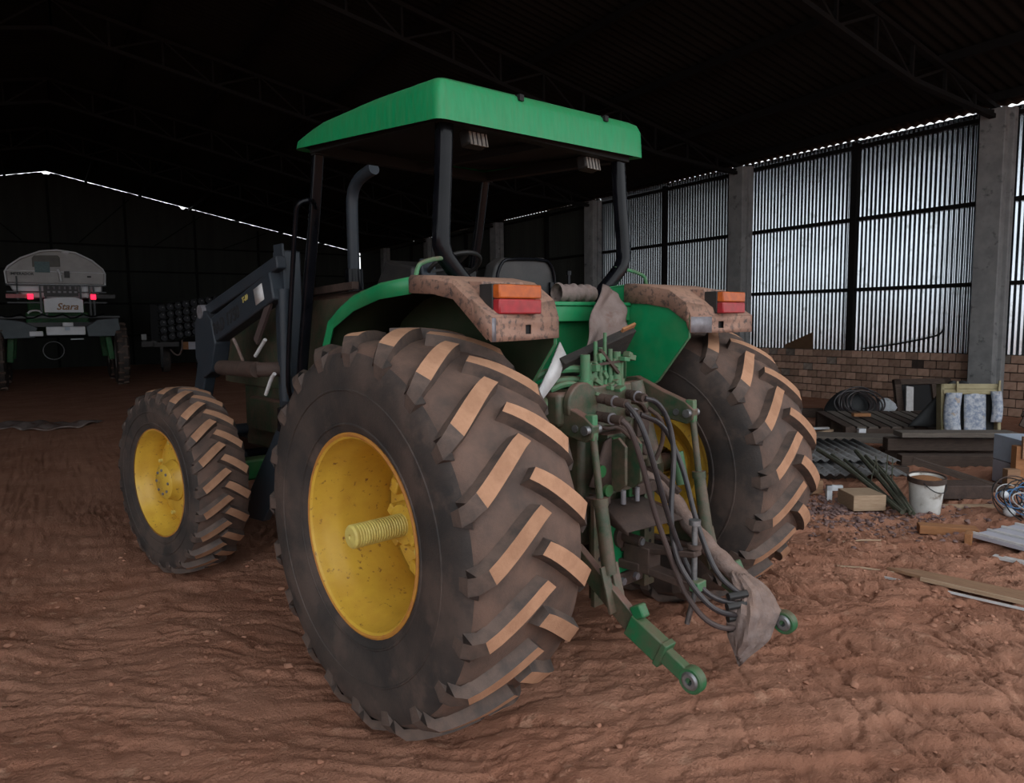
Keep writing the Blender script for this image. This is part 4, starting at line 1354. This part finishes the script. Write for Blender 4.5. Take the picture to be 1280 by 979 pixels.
pl_ = MB().prism([(-.36, 2.14), (.60, 2.14), (.60, 2.50), (.40, 2.58), (-.10, 2.58), (-.36, 2.52)], -.20, -.14, 'XZ').build('name_panel', 'tank_white', sp, bevel=.015)
text_part('lettering', 'Stara', .26, Matrix.Translation((.20, -.206, 2.30)) @ Matrix.Rotation(R(90), 4, 'X'), 'brown_print', pl_, shear=.3, bold=.006)
for s, x in ((-1, -.66), (1, .86)):
    lp = MB().box((x, -.19, 2.585), (.14, .05, .15)).build('rear_lamp', 'tail_lamp_lit', sp, bevel=.01, label='glowing red rear light')
    MB().box((x + s * .30, -.15, 2.60), (.52, .05, .11)).build('lamp_bar', 'red_lens' if s < 0 else 'black_plastic', sp)
bp = MB().prism([(-1.45, 1.98), (-.90, 1.90), (-.55, 1.72), (-.62, 1.44), (-1.35, 1.42), (-1.50, 1.55)], -.35, -.05, 'XZ').build('boom_cover', 'bumper_grey', sp, bevel=.02)
MB().prism([(1.45, 1.98), (.90, 1.92), (.62, 1.72), (.66, 1.44), (1.40, 1.45), (1.50, 1.55)], -.35, -.05, 'XZ').build('boom_cover', 'bumper_grey', sp, bevel=.02)
MB().ab((-.35, -.38, 1.50), (.60, -.20, 1.74)).ab((-.75, -.36, 1.48), (-.42, -.22, 1.62)).box((.18, -.40, 1.80), (.26, .1, .12)).ab((.22, -.40, 1.36), (.55, -.30, 1.40)).build('pump_housing', 'tank_white', sp, bevel=.03)
MB().box((.16, -.42, 1.68), (.12, .05, .10)).build('pump_cap', 'panel_blue', sp)
mb = MB().ab((-1.5, -.2, 1.98), (1.5, -.08, 2.04)).ab((-1.3, -.1, 1.74), (1.3, 2.6, 1.86))
for k in range(5):
    mb.tube([(-1.4 + .5 * k, -.2, 2.08), (-1.2 + .5 * k, -.24, 2.0 - .05 * (k % 2)), (-.9 + .5 * k, -.2, 2.1)], .02, smooth=1)
mb.build('boom_bundle', 'black_paint', sp)
MB().tube([(-.75, -.25, 2.12), (-.68, -.27, 2.19), (-.50, -.27, 2.20), (-.42, -.25, 2.13)], .025, smooth=1).build('white_hose', 'tank_white', sp)
MB().tube([(-.20 + .26 * math.cos(t), .4, 1.05 + .26 * math.sin(t)) for t in [2 * PI * k / 20 for k in range(21)]], .012).build('under_hose', 'steel', sp)
BAR = MB().box((0, 0, 0), (.15, .05, .05)).mesh('tread_bar', 'rubber_tread')
for s in (-1, 1):
    for y in (.2, 3.0):
        lg = MB().bar((s * 1.16, y, 1.78), (s * 1.26, y, .75), .13, .16).build('leg', 'green_dark', sp, bevel=.02)
        w = MB().lathe([(-.14, .45), (-.17, .60), (-.17, .80), (-.12, .90), (0, .92), (.12, .90), (.17, .80), (.17, .60), (.14, .45)], 32, 'X').build('wheel', 'rubber', sp)
        w.location = (s * 1.50, y, .90)
        MB().lathe([(-.13, .45), (-.05, .40), (0, .15), (0, .001)], 24, 'X').build('rim', 'tank_grey', w)
        for k in range(18):
            t = 2 * PI * k / 18
            for sx in (-1, 1):
                o = bpy.data.objects.new('tread_bar', BAR)
                COL.objects.link(o)
                o.parent = w
                o.location = (sx * .075, .92 * math.cos(t + sx * .09), .92 * math.sin(t + sx * .09))
                o.rotation_euler = (t, 0, 0)
MB().ab((-.85, 2.5, 1.5), (.85, 5.2, 2.2)).ab((-.8, 3.9, 2.2), (.8, 5.2, 3.5)).build('cab_body', 'green_dark', sp, bevel=.05)

# dark implement with rows of black units beside it
im = empty('implement', (4.55, 29.0, 0), 0)
tag(im, 'dark farm implement carrying rows of glossy black canisters by the far wall', 'implement')
fr2 = MB().ab((-1.2, 0, .95), (1.9, .9, 1.12)).ab((-1.0, .1, .2), (-.9, .2, 1.0)).ab((1.6, .1, .2), (1.7, .2, 1.0)).bar((-1.6, .2, 1.05), (-1.1, .2, 1.08), .15, .2).build('frame', 'black_paint', im)
cyl_me = MB().cyl((0, 0, 0), (0, .4, 0), .118, n=12).cyl((0, -.04, 0), (0, 0, 0), .07, n=10).slot(1).cyl((.02, -.05, .03), (.02, -.03, .03), .022, n=6).mesh('canister', ['navy', 'tank_grey'])
for r_ in range(5):
    for c_ in range(10):
        o = bpy.data.objects.new('canister', cyl_me)
        COL.objects.link(o)
        o.parent = im
        o.location = (-.85 + .27 * c_, .05 + .03 * r_, 1.28 + .27 * r_ + .05 * c_)
mb = MB()
for r_ in range(6):
    mb.bar((-1.0, .22, 1.13 + .27 * r_), (1.75, .22, 1.63 + .27 * r_), .5, .03)
mb.bar((-1.0, .3, 1.1), (-1.0, .3, 2.5), .06, .5).bar((1.78, .3, 1.1), (1.78, .3, 3.0), .06, .5)
mb.build('rack', 'black', im)
be = MB().ab((-.10, -.30, .84), (.75, -.15, 1.12)).build('beam', 'panel_lilac', im)
MB().ab((-.28, -.305, .84), (-.10, -.145, 1.12)).build('beam_end', 'wood_orange', be)
MB().tube([(-.30, -.25, 1.2), (-.31, -.25, .85), (-.42, -.25, .62), (-.58, -.25, .68), (-.70, -.25, .86)], .03, smooth=2).build('hose', 'sack', im)
sg = MB().ab((.15, -.25, .12), (.90, -.20, .62)).build('sign_board', 'black', im)
text_part('lettering', 'Avax', .30, Matrix.Translation((.52, -.256, .50)) @ Matrix.Rotation(R(90), 4, 'X'), 'white_print', sg, bold=.01)
MB().ab((.2, -.256, .26), (.85, -.25, .285)).ab((.2, -.256, .18), (.85, -.25, .20)).build('print_lines', 'tank_grey', sg)
for x in (-.8, 1.55):
    w = MB().lathe([(-.12, .20), (-.15, .30), (-.12, .42), (0, .44), (.12, .42), (.15, .30), (.12, .20), (-.12, .20)], 24, 'X').build('wheel', 'rubber', im)
    w.location = (x, .5, .43)
MB().box((-1.50, .2, 1.32), (.16, .12, .2)).build('lamp', 'tank_grey', im)
MB().bar((-1.50, .2, 1.14), (-1.50, .2, 1.30), .04, .04).build('lamp_stalk', 'black_paint', im)

# pale torn sheet on the floor in front of the sprayer
mb = MB().grid(lambda u, v: ((u - .5) * 1.7, (v - .5) * .9 + .15 * math.sin(u * 7), .012 + .05 * abs(math.sin(u * 9 + v * 5)) * math.sin(PI * v) + .02 * math.sin(23 * u)), 24, 10)
o = mb.build('plastic_sheet', 'sack', solid=.006)
o.location = (-.15, 15.2, gz(-.15, 15.2) + .012)
o.rotation_euler = (0, 0, R(-30))
tag(o, 'pale crumpled sheet lying on the dark floor in front of the sprayer', 'sheet')


# ------------------------------------------------------------------ junk along the right wall
def put(mb, name, m_, loc, rz, label, cat, bevel=0.0, tilt=(0, 0), solid=0, group=None, subsurf=0):
    o = mb.build(name, m_, bevel=bevel, solid=solid, subsurf=subsurf)
    o.location = loc
    o.rotation_euler = (R(tilt[0]), R(tilt[1]), R(rz))
    return tag(o, label, cat, group)


def bx(sx, sy, sz):
    return MB().ab((-sx / 2, -sy / 2, 0), (sx / 2, sy / 2, sz))


put(bx(.30, .30, .145), 'wood_block', 'wood_light', (6.24, 3.70, gz(6.24, 3.70) - .005), -31, 'short pale squared timber block on the rubble before the white bucket', 'wood block', bevel=.006)
put(MB().ab((-.05, -.02, 0), (.0, .02, .15)).ab((-.05, -.02, .10), (.10, .02, .15)), 'foam_corner', 'white_plastic', (6.27, 4.02, gz(6.27, 4.02)), -35, 'white foam packing corner standing behind the pale timber block', 'foam')
put(bx(.12, .14, .13), 'wood_offcut', 'wood', (6.28, 4.22, gz(6.28, 4.22)), -25, 'small brown wood offcut beside the white foam corner', 'wood block', bevel=.004)


def wavy(sx, sy, pitch=.105, amp=.015):
    return MB().grid(lambda u, v: ((u - .5) * sx, (v - .5) * sy, amp * math.sin(2 * PI * (u - .5) * sx / pitch)), int(sx / pitch * 8), 1)


put(wavy(1.25, 1.5), 'fibre_cement_sheet', 'fibre_sheet', (7.55, 4.95, .12), -38, 'grey corrugated fibre-cement sheet lying behind the timber block', 'roofing sheet', tilt=(3, 0), solid=.008)
put(wavy(1.15, 1.2), 'fibre_cement_sheet', 'fibre_sheet', (7.75, 5.05, .185), -36, 'upper grey corrugated sheet lying across another corrugated sheet', 'roofing sheet', tilt=(2, 1), solid=.008)
for x, y, lb in ((7.15, 4.6, 'dark timber bearer under the raised front edge of the corrugated sheets'), (7.9, 5.4, 'dark timber bearer under the rear edge of the corrugated sheets'), (7.75, 4.35, 'dark timber bearer at the bucket side of the corrugated sheets')):
    put(bx(.5, .12, .09), 'timber_bearer', 'wood_dark', (x, y, gz(x, y) - .01), -38, lb, 'timber', bevel=.005)
put(bx(2.6, .42, .07), 'plank', 'wood_grey', (8.85, 5.35, .14), -48, 'wide dark grey plank lying between the corrugated sheets and the pallet', 'plank', bevel=.006)
put(bx(1.3, .24, .06), 'plank', 'wood_grey', (8.98, 4.20, .33), -38, 'narrow dark grey plank lying across the timbers behind the bucket', 'plank', bevel=.006)
for x, y, z, L_, lb in ((8.85, 4.10, .0, 1.3, 'dark squared beam on the ground behind the white bucket'), (9.20, 4.45, .0, 1.4, 'dark squared beam on the ground below the torn seat back'), (9.05, 4.28, .155, 1.5, 'dark squared beam lying on top of two others behind the bucket')):
    put(bx(L_, .15, .15), 'squared_timber', 'wood_dark', (x, y, gz(9.0, 4.3) + z), -38, lb, 'beam', bevel=.008)
# pallet with single slats
pal = empty('pallet', (10.35, 5.75, gz(10.35, 5.75)), R(-38))
pal.rotation_euler = (R(3), 0, R(-38))
tag(pal, 'grey-brown wooden pallet of close slats under the coiled hose', 'pallet')
for k in range(11):
    MB().ab((-.85 + .157 * k, -.62, .26), (-.85 + .157 * k + .125, .62, .285)).build('slat', 'wood_grey' if k % 3 else 'wood_dark', pal)
for y in (-.58, 0, .58):
    MB().ab((-.85, y - .05, .0), (.86, y + .05, .26)).build('bearer', 'wood_dark', pal)
# small scraps on the pallet edge
put(bx(.34, .05, .03), 'lath', 'white_paint', (9.35, 6.25, .13), -30, 'short white-painted lath lying on the floor left of the pallet', 'lath')
put(bx(.40, .05, .03), 'lath', 'wood_light', (9.15, 6.0, .13), 5, 'short yellowish lath lying left of the pallet', 'lath')
put(bx(.24, .10, .05), 'wood_chip', 'wood_orange', (9.95, 5.95, .30), -38, 'orange wood scrap lying on the pallet', 'wood scrap', bevel=.005)
put(bx(.10, .06, .12), 'foam_scrap', 'white_plastic', (9.42, 5.62, .09), -30, 'small white scrap beside the pallet corner', 'scrap')

rq = random.Random(31)
for k in range(16):
    x, y = rq.uniform(8.6, 10.6), rq.uniform(5.7, 7.2)
    L_ = rq.uniform(.2, .6)
    o = put(bx(L_, rq.uniform(.02, .06), rq.uniform(.015, .04)), 'scrap_stick', rq.choice(('wood_grey', 'wood_dark', 'wood', 'wood_light')), (x, y, gz(x, y) + .0), rq.uniform(0, 180), 'scrap wood stick strewn on the ground before the brick wall', 'stick', group='scrap sticks before the brick wall')
# heap of black hose
hc = empty('hose_coil', (11.35, 7.0, gz(11.35, 7.0)), R(-33))
tag(hc, 'heap of coiled black hose beside the brick wall', 'hose')
mb = MB().grid(lambda u, v: Vector(((.46 - .05 * math.sin(5 * u * 2 * PI)) * math.cos(2 * PI * u) * math.cos(v * PI / 2), .34 * math.sin(2 * PI * u) * math.cos(v * PI / 2), .50 * math.sin(v * PI / 2) * (1 + .05 * math.sin(7 * u * 6)))), 32, 8)
mb.build('heap', 'tarp', hc)
rq = random.Random(9)
for k in range(9):
    r_ = rq.uniform(.20, .36)
    cx, cz = rq.uniform(-.14, .14), rq.uniform(.30, .36)
    ph = rq.uniform(0, 6)
    P = [(cx + r_ * math.cos(t) * 1.05, -.36 + .05 * math.sin(2 * t + ph) + .10 * math.sin(t), max(.02, cz + r_ * .78 * math.sin(t))) for t in [2 * PI * i / 28 for i in range(29)]]
    MB().tube(P, .013, n=6).build('loop', 'hose_rubber', hc)
MB().tube([(-.35, -.36, .12), (-.48, -.42, .20), (-.56, -.45, .05), (-.64, -.45, .02)], .013, n=6, smooth=2).build('loop', 'hose_rubber', hc)
put(MB().cyl((0, -.30, .22), (0, .30, .22), .22, n=18).cyl((0, -.31, .22), (0, .31, .22), .12, n=14), 'tarp_roll', 'tarp', (10.9, 8.1, gz(10.9, 8.1)), 20, 'dark rolled tarpaulin by the brick wall left of the hose heap', 'tarpaulin')
put(bx(.55, .10, .16), 'timber', 'wood_dark', (11.1, 7.65, gz(11.1, 7.65)), -40, 'reddish dark timber between the tarpaulin roll and the hose heap', 'timber')


def blob(rx, ry, rz_, seed, n=14, m_=8):
    def fn(u, v):
        t, p = 2 * PI * u, PI * v
        k = 1 + .18 * math.sin(3 * t + seed) * math.sin(p) + .12 * math.sin(7 * t + 5 * p + seed)
        return (rx * k * math.cos(t) * math.sin(p), ry * k * math.sin(t) * math.sin(p), rz_ + rz_ * math.cos(p) * (1 + .1 * math.sin(5 * t)))
    return MB().grid(fn, n, m_)


put(blob(.16, .10, .15, 2.0, 20, 10), 'plastic_bag', 'bag_white', (12.0, 6.75, .05), -30, 'crumpled bluish white plastic bag by the wall between hose and wooden frame', 'bag')
# dark wooden frame leaning on the wall
wfm = empty('wooden_frame', (12.75, 6.45, gz(12.75, 6.45)), R(-28))
wfm.rotation_euler = (R(-14), 0, R(-28))
tag(wfm, 'dark brown wooden window frame leaning on the brick wall behind the pallet', 'frame')
for a, b in (((-.52, -.04, 0), (-.40, .04, .66)), ((.40, -.04, 0), (.52, .04, .66)), ((-.52, -.04, .56), (.52, .04, .66)), ((-.52, -.04, 0), (.52, .04, .10)), ((.16, -.035, .1), (.24, .035, .56))):
    MB().ab(a, b).build('frame_member', 'wood_dark', wfm, bevel=.006)
MB().ab((-.40, .01, .1), (.40, .03, .56)).build('back_panel', 'black', wfm)
put(bx(.13, .02, .46), 'white_strip', 'white_paint', (12.35, 6.52, .10), -28, 'white painted strip standing inside the dark wooden frame', 'strip', tilt=(-14, 8))

# dismantled upholstered seat back standing on the timbers
se = empty('seat_back_frame', (10.15, 4.55, .10), R(-42))
se.rotation_euler = (R(-6), 0, R(-42))
tag(se, 'torn upholstered seat back with cream frame and grey-white printed fabric', 'seat back')
for a, b in (((-.38, -.06, 0), (-.335, .10, .76)), ((.30, -.06, 0), (.345, .10, .74)), ((-.38, -.06, .69), (.345, .10, .76)), ((-.36, -.075, .62), (.34, -.02, .69))):
    MB().ab(a, b).build('frame_bar', 'foam_cream', se, bevel=.012)
MB().grid(lambda u, v: (-.335 + .19 * u - .03 * math.sin(PI * v), -.10 - .05 * math.sin(PI * u), .02 + .62 * v), 8, 10).build('cushion', 'fabric_print', se, solid=.02)
MB().grid(lambda u, v: (-.10 + .26 * u, -.05 - .015 * math.sin(PI * u), .10 + .54 * v), 8, 8).build('back_cushion', 'fabric_print', se, solid=.02)
MB().grid(lambda u, v: (.205 + .12 * u + .02 * math.sin(PI * v), -.09 - .04 * math.sin(PI * u), .26 + .40 * v), 6, 8).build('cushion', 'fabric_print', se, solid=.02)
MB().ab((-.33, .04, .02), (.30, .06, .68)).build('backing', 'tarp', se)
MB().bar((.30, -.085, .66), (.315, -.085, .80), .03, .02).build('strap', 'foam_cream', se)
MB().bar((-.2, -.09, .66), (-.19, -.08, .79), .03, .02).build('strap', 'foam_cream', se)
mb = MB().grid(lambda u, v: ((u - .5) * .8 * (1 - .7 * v) + .30 * v, -.12 * (1 - v) - .03 * math.sin(9 * u), .60 * v + .015 * math.sin(11 * u)), 12, 10)
put(mb, 'black_tarp', 'tarp', (10.15, 5.02, .26), -38, 'black tarpaulin draped left of the torn seat back', 'tarpaulin', solid=.01)
sl = empty('slatted_gate', (11.55, 4.10, gz(11.55, 4.1)), R(-50))
sl.rotation_euler = (R(-20), R(28), R(-50))
tag(sl, 'dark brown slatted gate leaning behind the torn seat back', 'gate')
for k in range(9):
    MB().ab((-.5 + .115 * k, -.015, 0), (-.5 + .115 * k + .085, .015, 1.05)).build('slat', 'wood_dark', sl)
for z in (.15, .85):
    MB().ab((-.52, .015, z), (.55, .045, z + .08)).build('rail', 'wood_dark', sl)

# white bucket
bk = empty('bucket', (6.58, 3.30, gz(6.58, 3.3)), 0)
bk.rotation_euler = (R(3), R(-4), 0)
tag(bk, 'dirty white plastic bucket standing in the rubble', 'bucket')
MB().lathe([(.0, .0005), (.0, .115), (.01, .12), (.33, .145), (.335, .152), (.355, .152), (.36, .146), (.33, .138), (.30, .135)], 32, 'Z').build('shell', 'white_bucket', bk)
MB().lathe([(.325, .148), (.325, .156), (.372, .157), (.372, .146), (.33, .145)], 32, 'Z').build('rim', 'grime', bk, label='brown dirty rim')
MB().lathe([(.335, .14), (.350, .10), (.355, .0005)], 24, 'Z').build('contents', 'wood_orange', bk)
MB().tube([(.15 * math.cos(t), -.05 - .10 * math.sin(t), .35 - .10 * math.sin(t)) for t in [PI * k / 12 for k in range(13)]], .004, n=6).build('handle', 'black', bk)
# sticks leaning beside the bucket
rq = random.Random(21)
for k in range(6):
    pl = Vector((-.66, .75, 0)) * (.15 + .022 * k)
    a = Vector((7.55, 4.18, .20 + .05 * (k % 3))) + pl * (1 + .35 * k)
    b = Vector((6.40, 3.16, gz(6.4, 3.2) + .025)) + pl + Vector((.75, .66, 0)) * rq.uniform(-.12, .1)
    mid = a.lerp(b, .5) + Vector((0, 0, rq.uniform(.0, .06)))
    mb = MB().tube([a, mid, b], .016 + .004 * (k % 3), n=7, smooth=2)
    if k < 4:
        mb.tube([mid, mid + Vector((rq.uniform(-.02, .12), rq.uniform(-.02, .1), .20))], .006, n=5)
    o = mb.build('branch', 'branch')
    rebase(o)
    tag(o, 'dark greenish dry branch leaning to the left of the white bucket', 'branch', 'branches beside the bucket')
put(bx(.44, .26, .13), 'brown_box', 'grime', (7.25, 3.32, gz(7.25, 3.32)), -36, 'flat brown box behind the bucket', 'box', bevel=.008)
put(bx(.46, .05, .045), 'lath', 'wood_light', (6.98, 3.12, gz(6.98, 3.12)), -36, 'pale lath lying against the flat brown box', 'lath')
put(bx(.9, .06, .06), 'prop_timber', 'wood_dark', (7.55, 3.45, .14), -62, 'dark leaning timber behind the flat brown box', 'timber', tilt=(0, 16))
# bluish crate with timber cleats
cr = empty('panel_crate', (8.33, 3.18, gz(8.33, 3.18)), R(-36))
tag(cr, 'pale blue panel crate with raw timber cleats', 'crate')
MB().ab((-.20, -.30, .24), (.75, .25, .50)).build('side_panel', 'panel_blue', cr, bevel=.006)
MB().ab((-.20, -.31, .0), (.75, .25, .235)).build('lower_panel', 'panel_lilac', cr, bevel=.006)
MB().ab((-.31, -.30, .10), (-.205, -.22, .46)).build('cleat', 'wood_orange', cr)
MB().ab((-.27, -.33, .34), (-.20, -.30, .56)).build('cleat', 'wood', cr)
MB().ab((-.42, -.36, .0), (-.30, -.28, .24)).build('cleat', 'wood', cr)
# bundle of wires
wb_ = empty('wire_bundle', (7.0, 2.72, gz(7.0, 2.72)), R(-36))
tag(wb_, 'tangle of blue, white and black wire on the ground before the blue crate', 'wire')
rq = random.Random(4)
for k in range(16):
    r_ = rq.uniform(.08, .21)
    cx, cy = rq.uniform(-.12, .2), rq.uniform(-.10, .1)
    tl = rq.uniform(.3, 1.3)
    P = []
    for i in range(25):
        t = 2 * PI * i / 24 * rq.choice((1, 1)) + k
        P.append((cx + r_ * math.cos(t), cy + r_ * math.sin(t) * math.cos(tl), max(.01, .16 + r_ * math.sin(t) * math.sin(tl))))
    MB().tube(P, .0055, n=5).build('wire_loop', ('blue_wire', 'white_wire', 'black', 'black', 'grime')[k % 5], wb_)
MB().ball((-.08, 0, .05), .05).ball((.03, -.05, .04), .04).ball((-.13, .0, .20), .035).build('connector', 'white_plastic', wb_)
# planks and panels on the ground at the right
put(bx(.42, .12, .07), 'wood_block', 'wood_orange', (6.05, 2.85, gz(6.05, 2.85) - .005), -52, 'orange-brown squared timber lying at the end of the white ribbed panel', 'wood block', bevel=.005)
put(bx(.13, .05, .09), 'wood_offcut', 'wood_orange', (5.90, 2.62, gz(5.9, 2.62) - .005), 20, 'tiny orange offcut touching the corner of the white ribbed panel', 'wood block', bevel=.004)
pn = empty('ribbed_panel', (6.10, 1.78, gz(6.1, 1.8) + .01), R(-8))
tag(pn, 'pale lilac ribbed panel lying flat on the red earth', 'panel')
MB().ab((-.29, -.80, .0), (.29, .80, .03)).build('sheet', 'panel_lilac', pn, bevel=.004)
for x in (-.27, -.09, .09, .27):
    MB().ab((x - .012, -.80, .03), (x + .012, .80, .045)).build('rib', 'white_paint', pn)
put(bx(.9, .06, .02), 'white_lath', 'white_paint', (5.72, 1.90, gz(5.72, 1.9) + .005), -84, 'thin white lath lying beside the ribbed panel', 'lath')
pk = empty('long_plank', (4.93, 1.86, gz(4.93, 1.86) + .005), R(-78))
tag(pk, 'long brown plank lying on the red earth at the right', 'plank')
MB().prism([(-.78, -.02), (-.6, .07), (.9, .11), (.9, -.11), (-.5, -.07)], .0, .022, 'XY').build('board', 'wood', pk, bevel=.003)
MB().bar((-.55, -.085, .012), (.55, -.125, .012), .018, .024).build('pale_edge', 'wood_light', pk)
mb = MB().bar((-.46, .0, .008), (.46, .02, .008), .012, .014)
put(mb, 'lath', 'white_paint', (4.72, 2.15, gz(4.72, 2.15) + .012), -80, 'thin broken white lath along the edge of the long plank', 'lath')
put(MB().tube([(-.16, 0, .01), (0, .01, .014), (.15, 0, .01)], .007, n=6), 'twig', 'wood_light', (5.23, 3.08, gz(5.23, 3.08)), -28, 'thin pale twig on the ground right of the tractor wheel', 'twig')
put(MB().tube([(-.20, 0, .012), (0, .02, .016), (.2, 0, .012)], .008, n=6), 'twig', 'wood_light', (4.62, 2.72, gz(4.62, 2.72)), -55, 'thin pale twig at the tip of the long plank', 'twig')

# cardboard closing the torn sheet, vine on the wall
mb = MB().prism([(9.55, 1.06), (10.3, 1.06), (10.3, 1.20), (9.55, 1.47)], X_R + .085, X_R + .10, 'YZ')
o = mb.build('board_patch', 'cardboard')
rebase(o)
tag(o, 'brown board closing the torn corner of the corrugated wall', 'board')
o = MB().tube([(X_R - .06, 8.35, 1.10), (X_R - .05, 8.0, 1.15), (X_R - .05, 7.5, 1.24), (X_R - .05, 7.1, 1.33), (X_R - .05, 6.86, 1.40), (X_R - .05, 6.80, 1.52)], .016, n=6, smooth=2).build('dry_vine', 'black')
rebase(o)
tag(o, 'thin dark bent rod leaning on top of the brick plinth', 'rod')

# ------------------------------------------------------------------ rubble and clods on the earth
rq = np.random.default_rng(12)
ico_v = []
ph_ = (1 + 5 ** .5) / 2
ico_v = np.array([(-1, ph_, 0), (1, ph_, 0), (-1, -ph_, 0), (1, -ph_, 0), (0, -1, ph_), (0, 1, ph_), (0, -1, -ph_), (0, 1, -ph_), (ph_, 0, -1), (ph_, 0, 1), (-ph_, 0, -1), (-ph_, 0, 1)]) / 1.902
ico_f = [(0, 11, 5), (0, 5, 1), (0, 1, 7), (0, 7, 10), (0, 10, 11), (1, 5, 9), (5, 11, 4), (11, 10, 2), (10, 7, 6), (7, 1, 8), (3, 9, 4), (3, 4, 2), (3, 2, 6), (3, 6, 8), (3, 8, 9), (4, 9, 5), (2, 4, 11), (6, 2, 10), (8, 6, 7), (9, 8, 1)]


def scatter(name, m_, xs, ys, sizes):
    zs = ground_h(xs, ys)
    V, Fc = [], []
    for x, y, z, s_ in zip(xs, ys, zs, sizes):
        k = ico_v * (1 + rq.uniform(-.25, .25, (12, 1))) * s_ * np.array([rq.uniform(.8, 1.3), rq.uniform(.8, 1.3), rq.uniform(.45, .8)])
        t = rq.uniform(0, 6.28)
        c_, s2 = math.cos(t), math.sin(t)
        k = np.stack([c_ * k[:, 0] - s2 * k[:, 1], s2 * k[:, 0] + c_ * k[:, 1], k[:, 2]], 1) + np.array([x, y, z + s_ * .15])
        o_ = len(V)
        V += [tuple(p) for p in k]
        Fc += [(a + o_, b + o_, c + o_) for a, b, c in ico_f]
    mb = MB()
    mb.v, mb.f, mb.mi = V, Fc, [0] * len(Fc)
    return mb.build(name, m_, fix=False, angle=50)


n = 1500
t = rq.uniform(0, 1, (n, 2))
u_ = rq.normal(0, .55, n)
v_ = rq.normal(0, .38, n)
xs = 5.95 + u_ * .85 + v_ * .5
ys = 3.75 - u_ * .5 + v_ * .85
o = scatter('rubble', 'gravel', xs, ys, rq.uniform(.008, .024, n))
tag(o, 'patch of dark crushed rubble on the ground around the timber block', 'rubble', kind='stuff')
n = 1100
xs = np.concatenate([rq.uniform(-.8, 6.5, n), rq.uniform(4.2, 6.4, 900)])
ys = np.concatenate([rq.uniform(1.0, 7.0, n), rq.uniform(1.4, 3.4, 900)])
sz = np.abs(rq.normal(0, .008, len(xs))) + .004
ct_, st_ = math.cos(TRA), math.sin(TRA)
lx = ct_ * (xs - TRX) + st_ * (ys - TRY)          # keep clods out from under the wheels, planks and rubble
ly = -st_ * (xs - TRX) + ct_ * (ys - TRY)
keep = ~((np.abs(np.abs(lx) - 1.02) < .36) & (np.abs(ly) < .55)) & ~((np.abs(np.abs(lx) - 1.1) < .3) & (np.abs(ly - 2.745) < .4))
keep &= ~((np.abs(xs - 6.1) < .42) & (ys < 2.7)) & ~((np.abs(xs - 4.93) < .28) & (ys < 2.75))
xs, ys, sz = xs[keep], ys[keep], sz[keep]
o = scatter('dirt_clods', 'clod', xs, ys, sz)
tag(o, 'small red dirt clods strewn over the earth floor', 'dirt', kind='stuff')
put(blob(.05, .04, .02, 1.0), 'dung_clod', 'rag', (.62, 2.50, gz(.62, 2.5) - .004), 0, 'dark grey clod lying on the earth before the left rear wheel', 'clod')
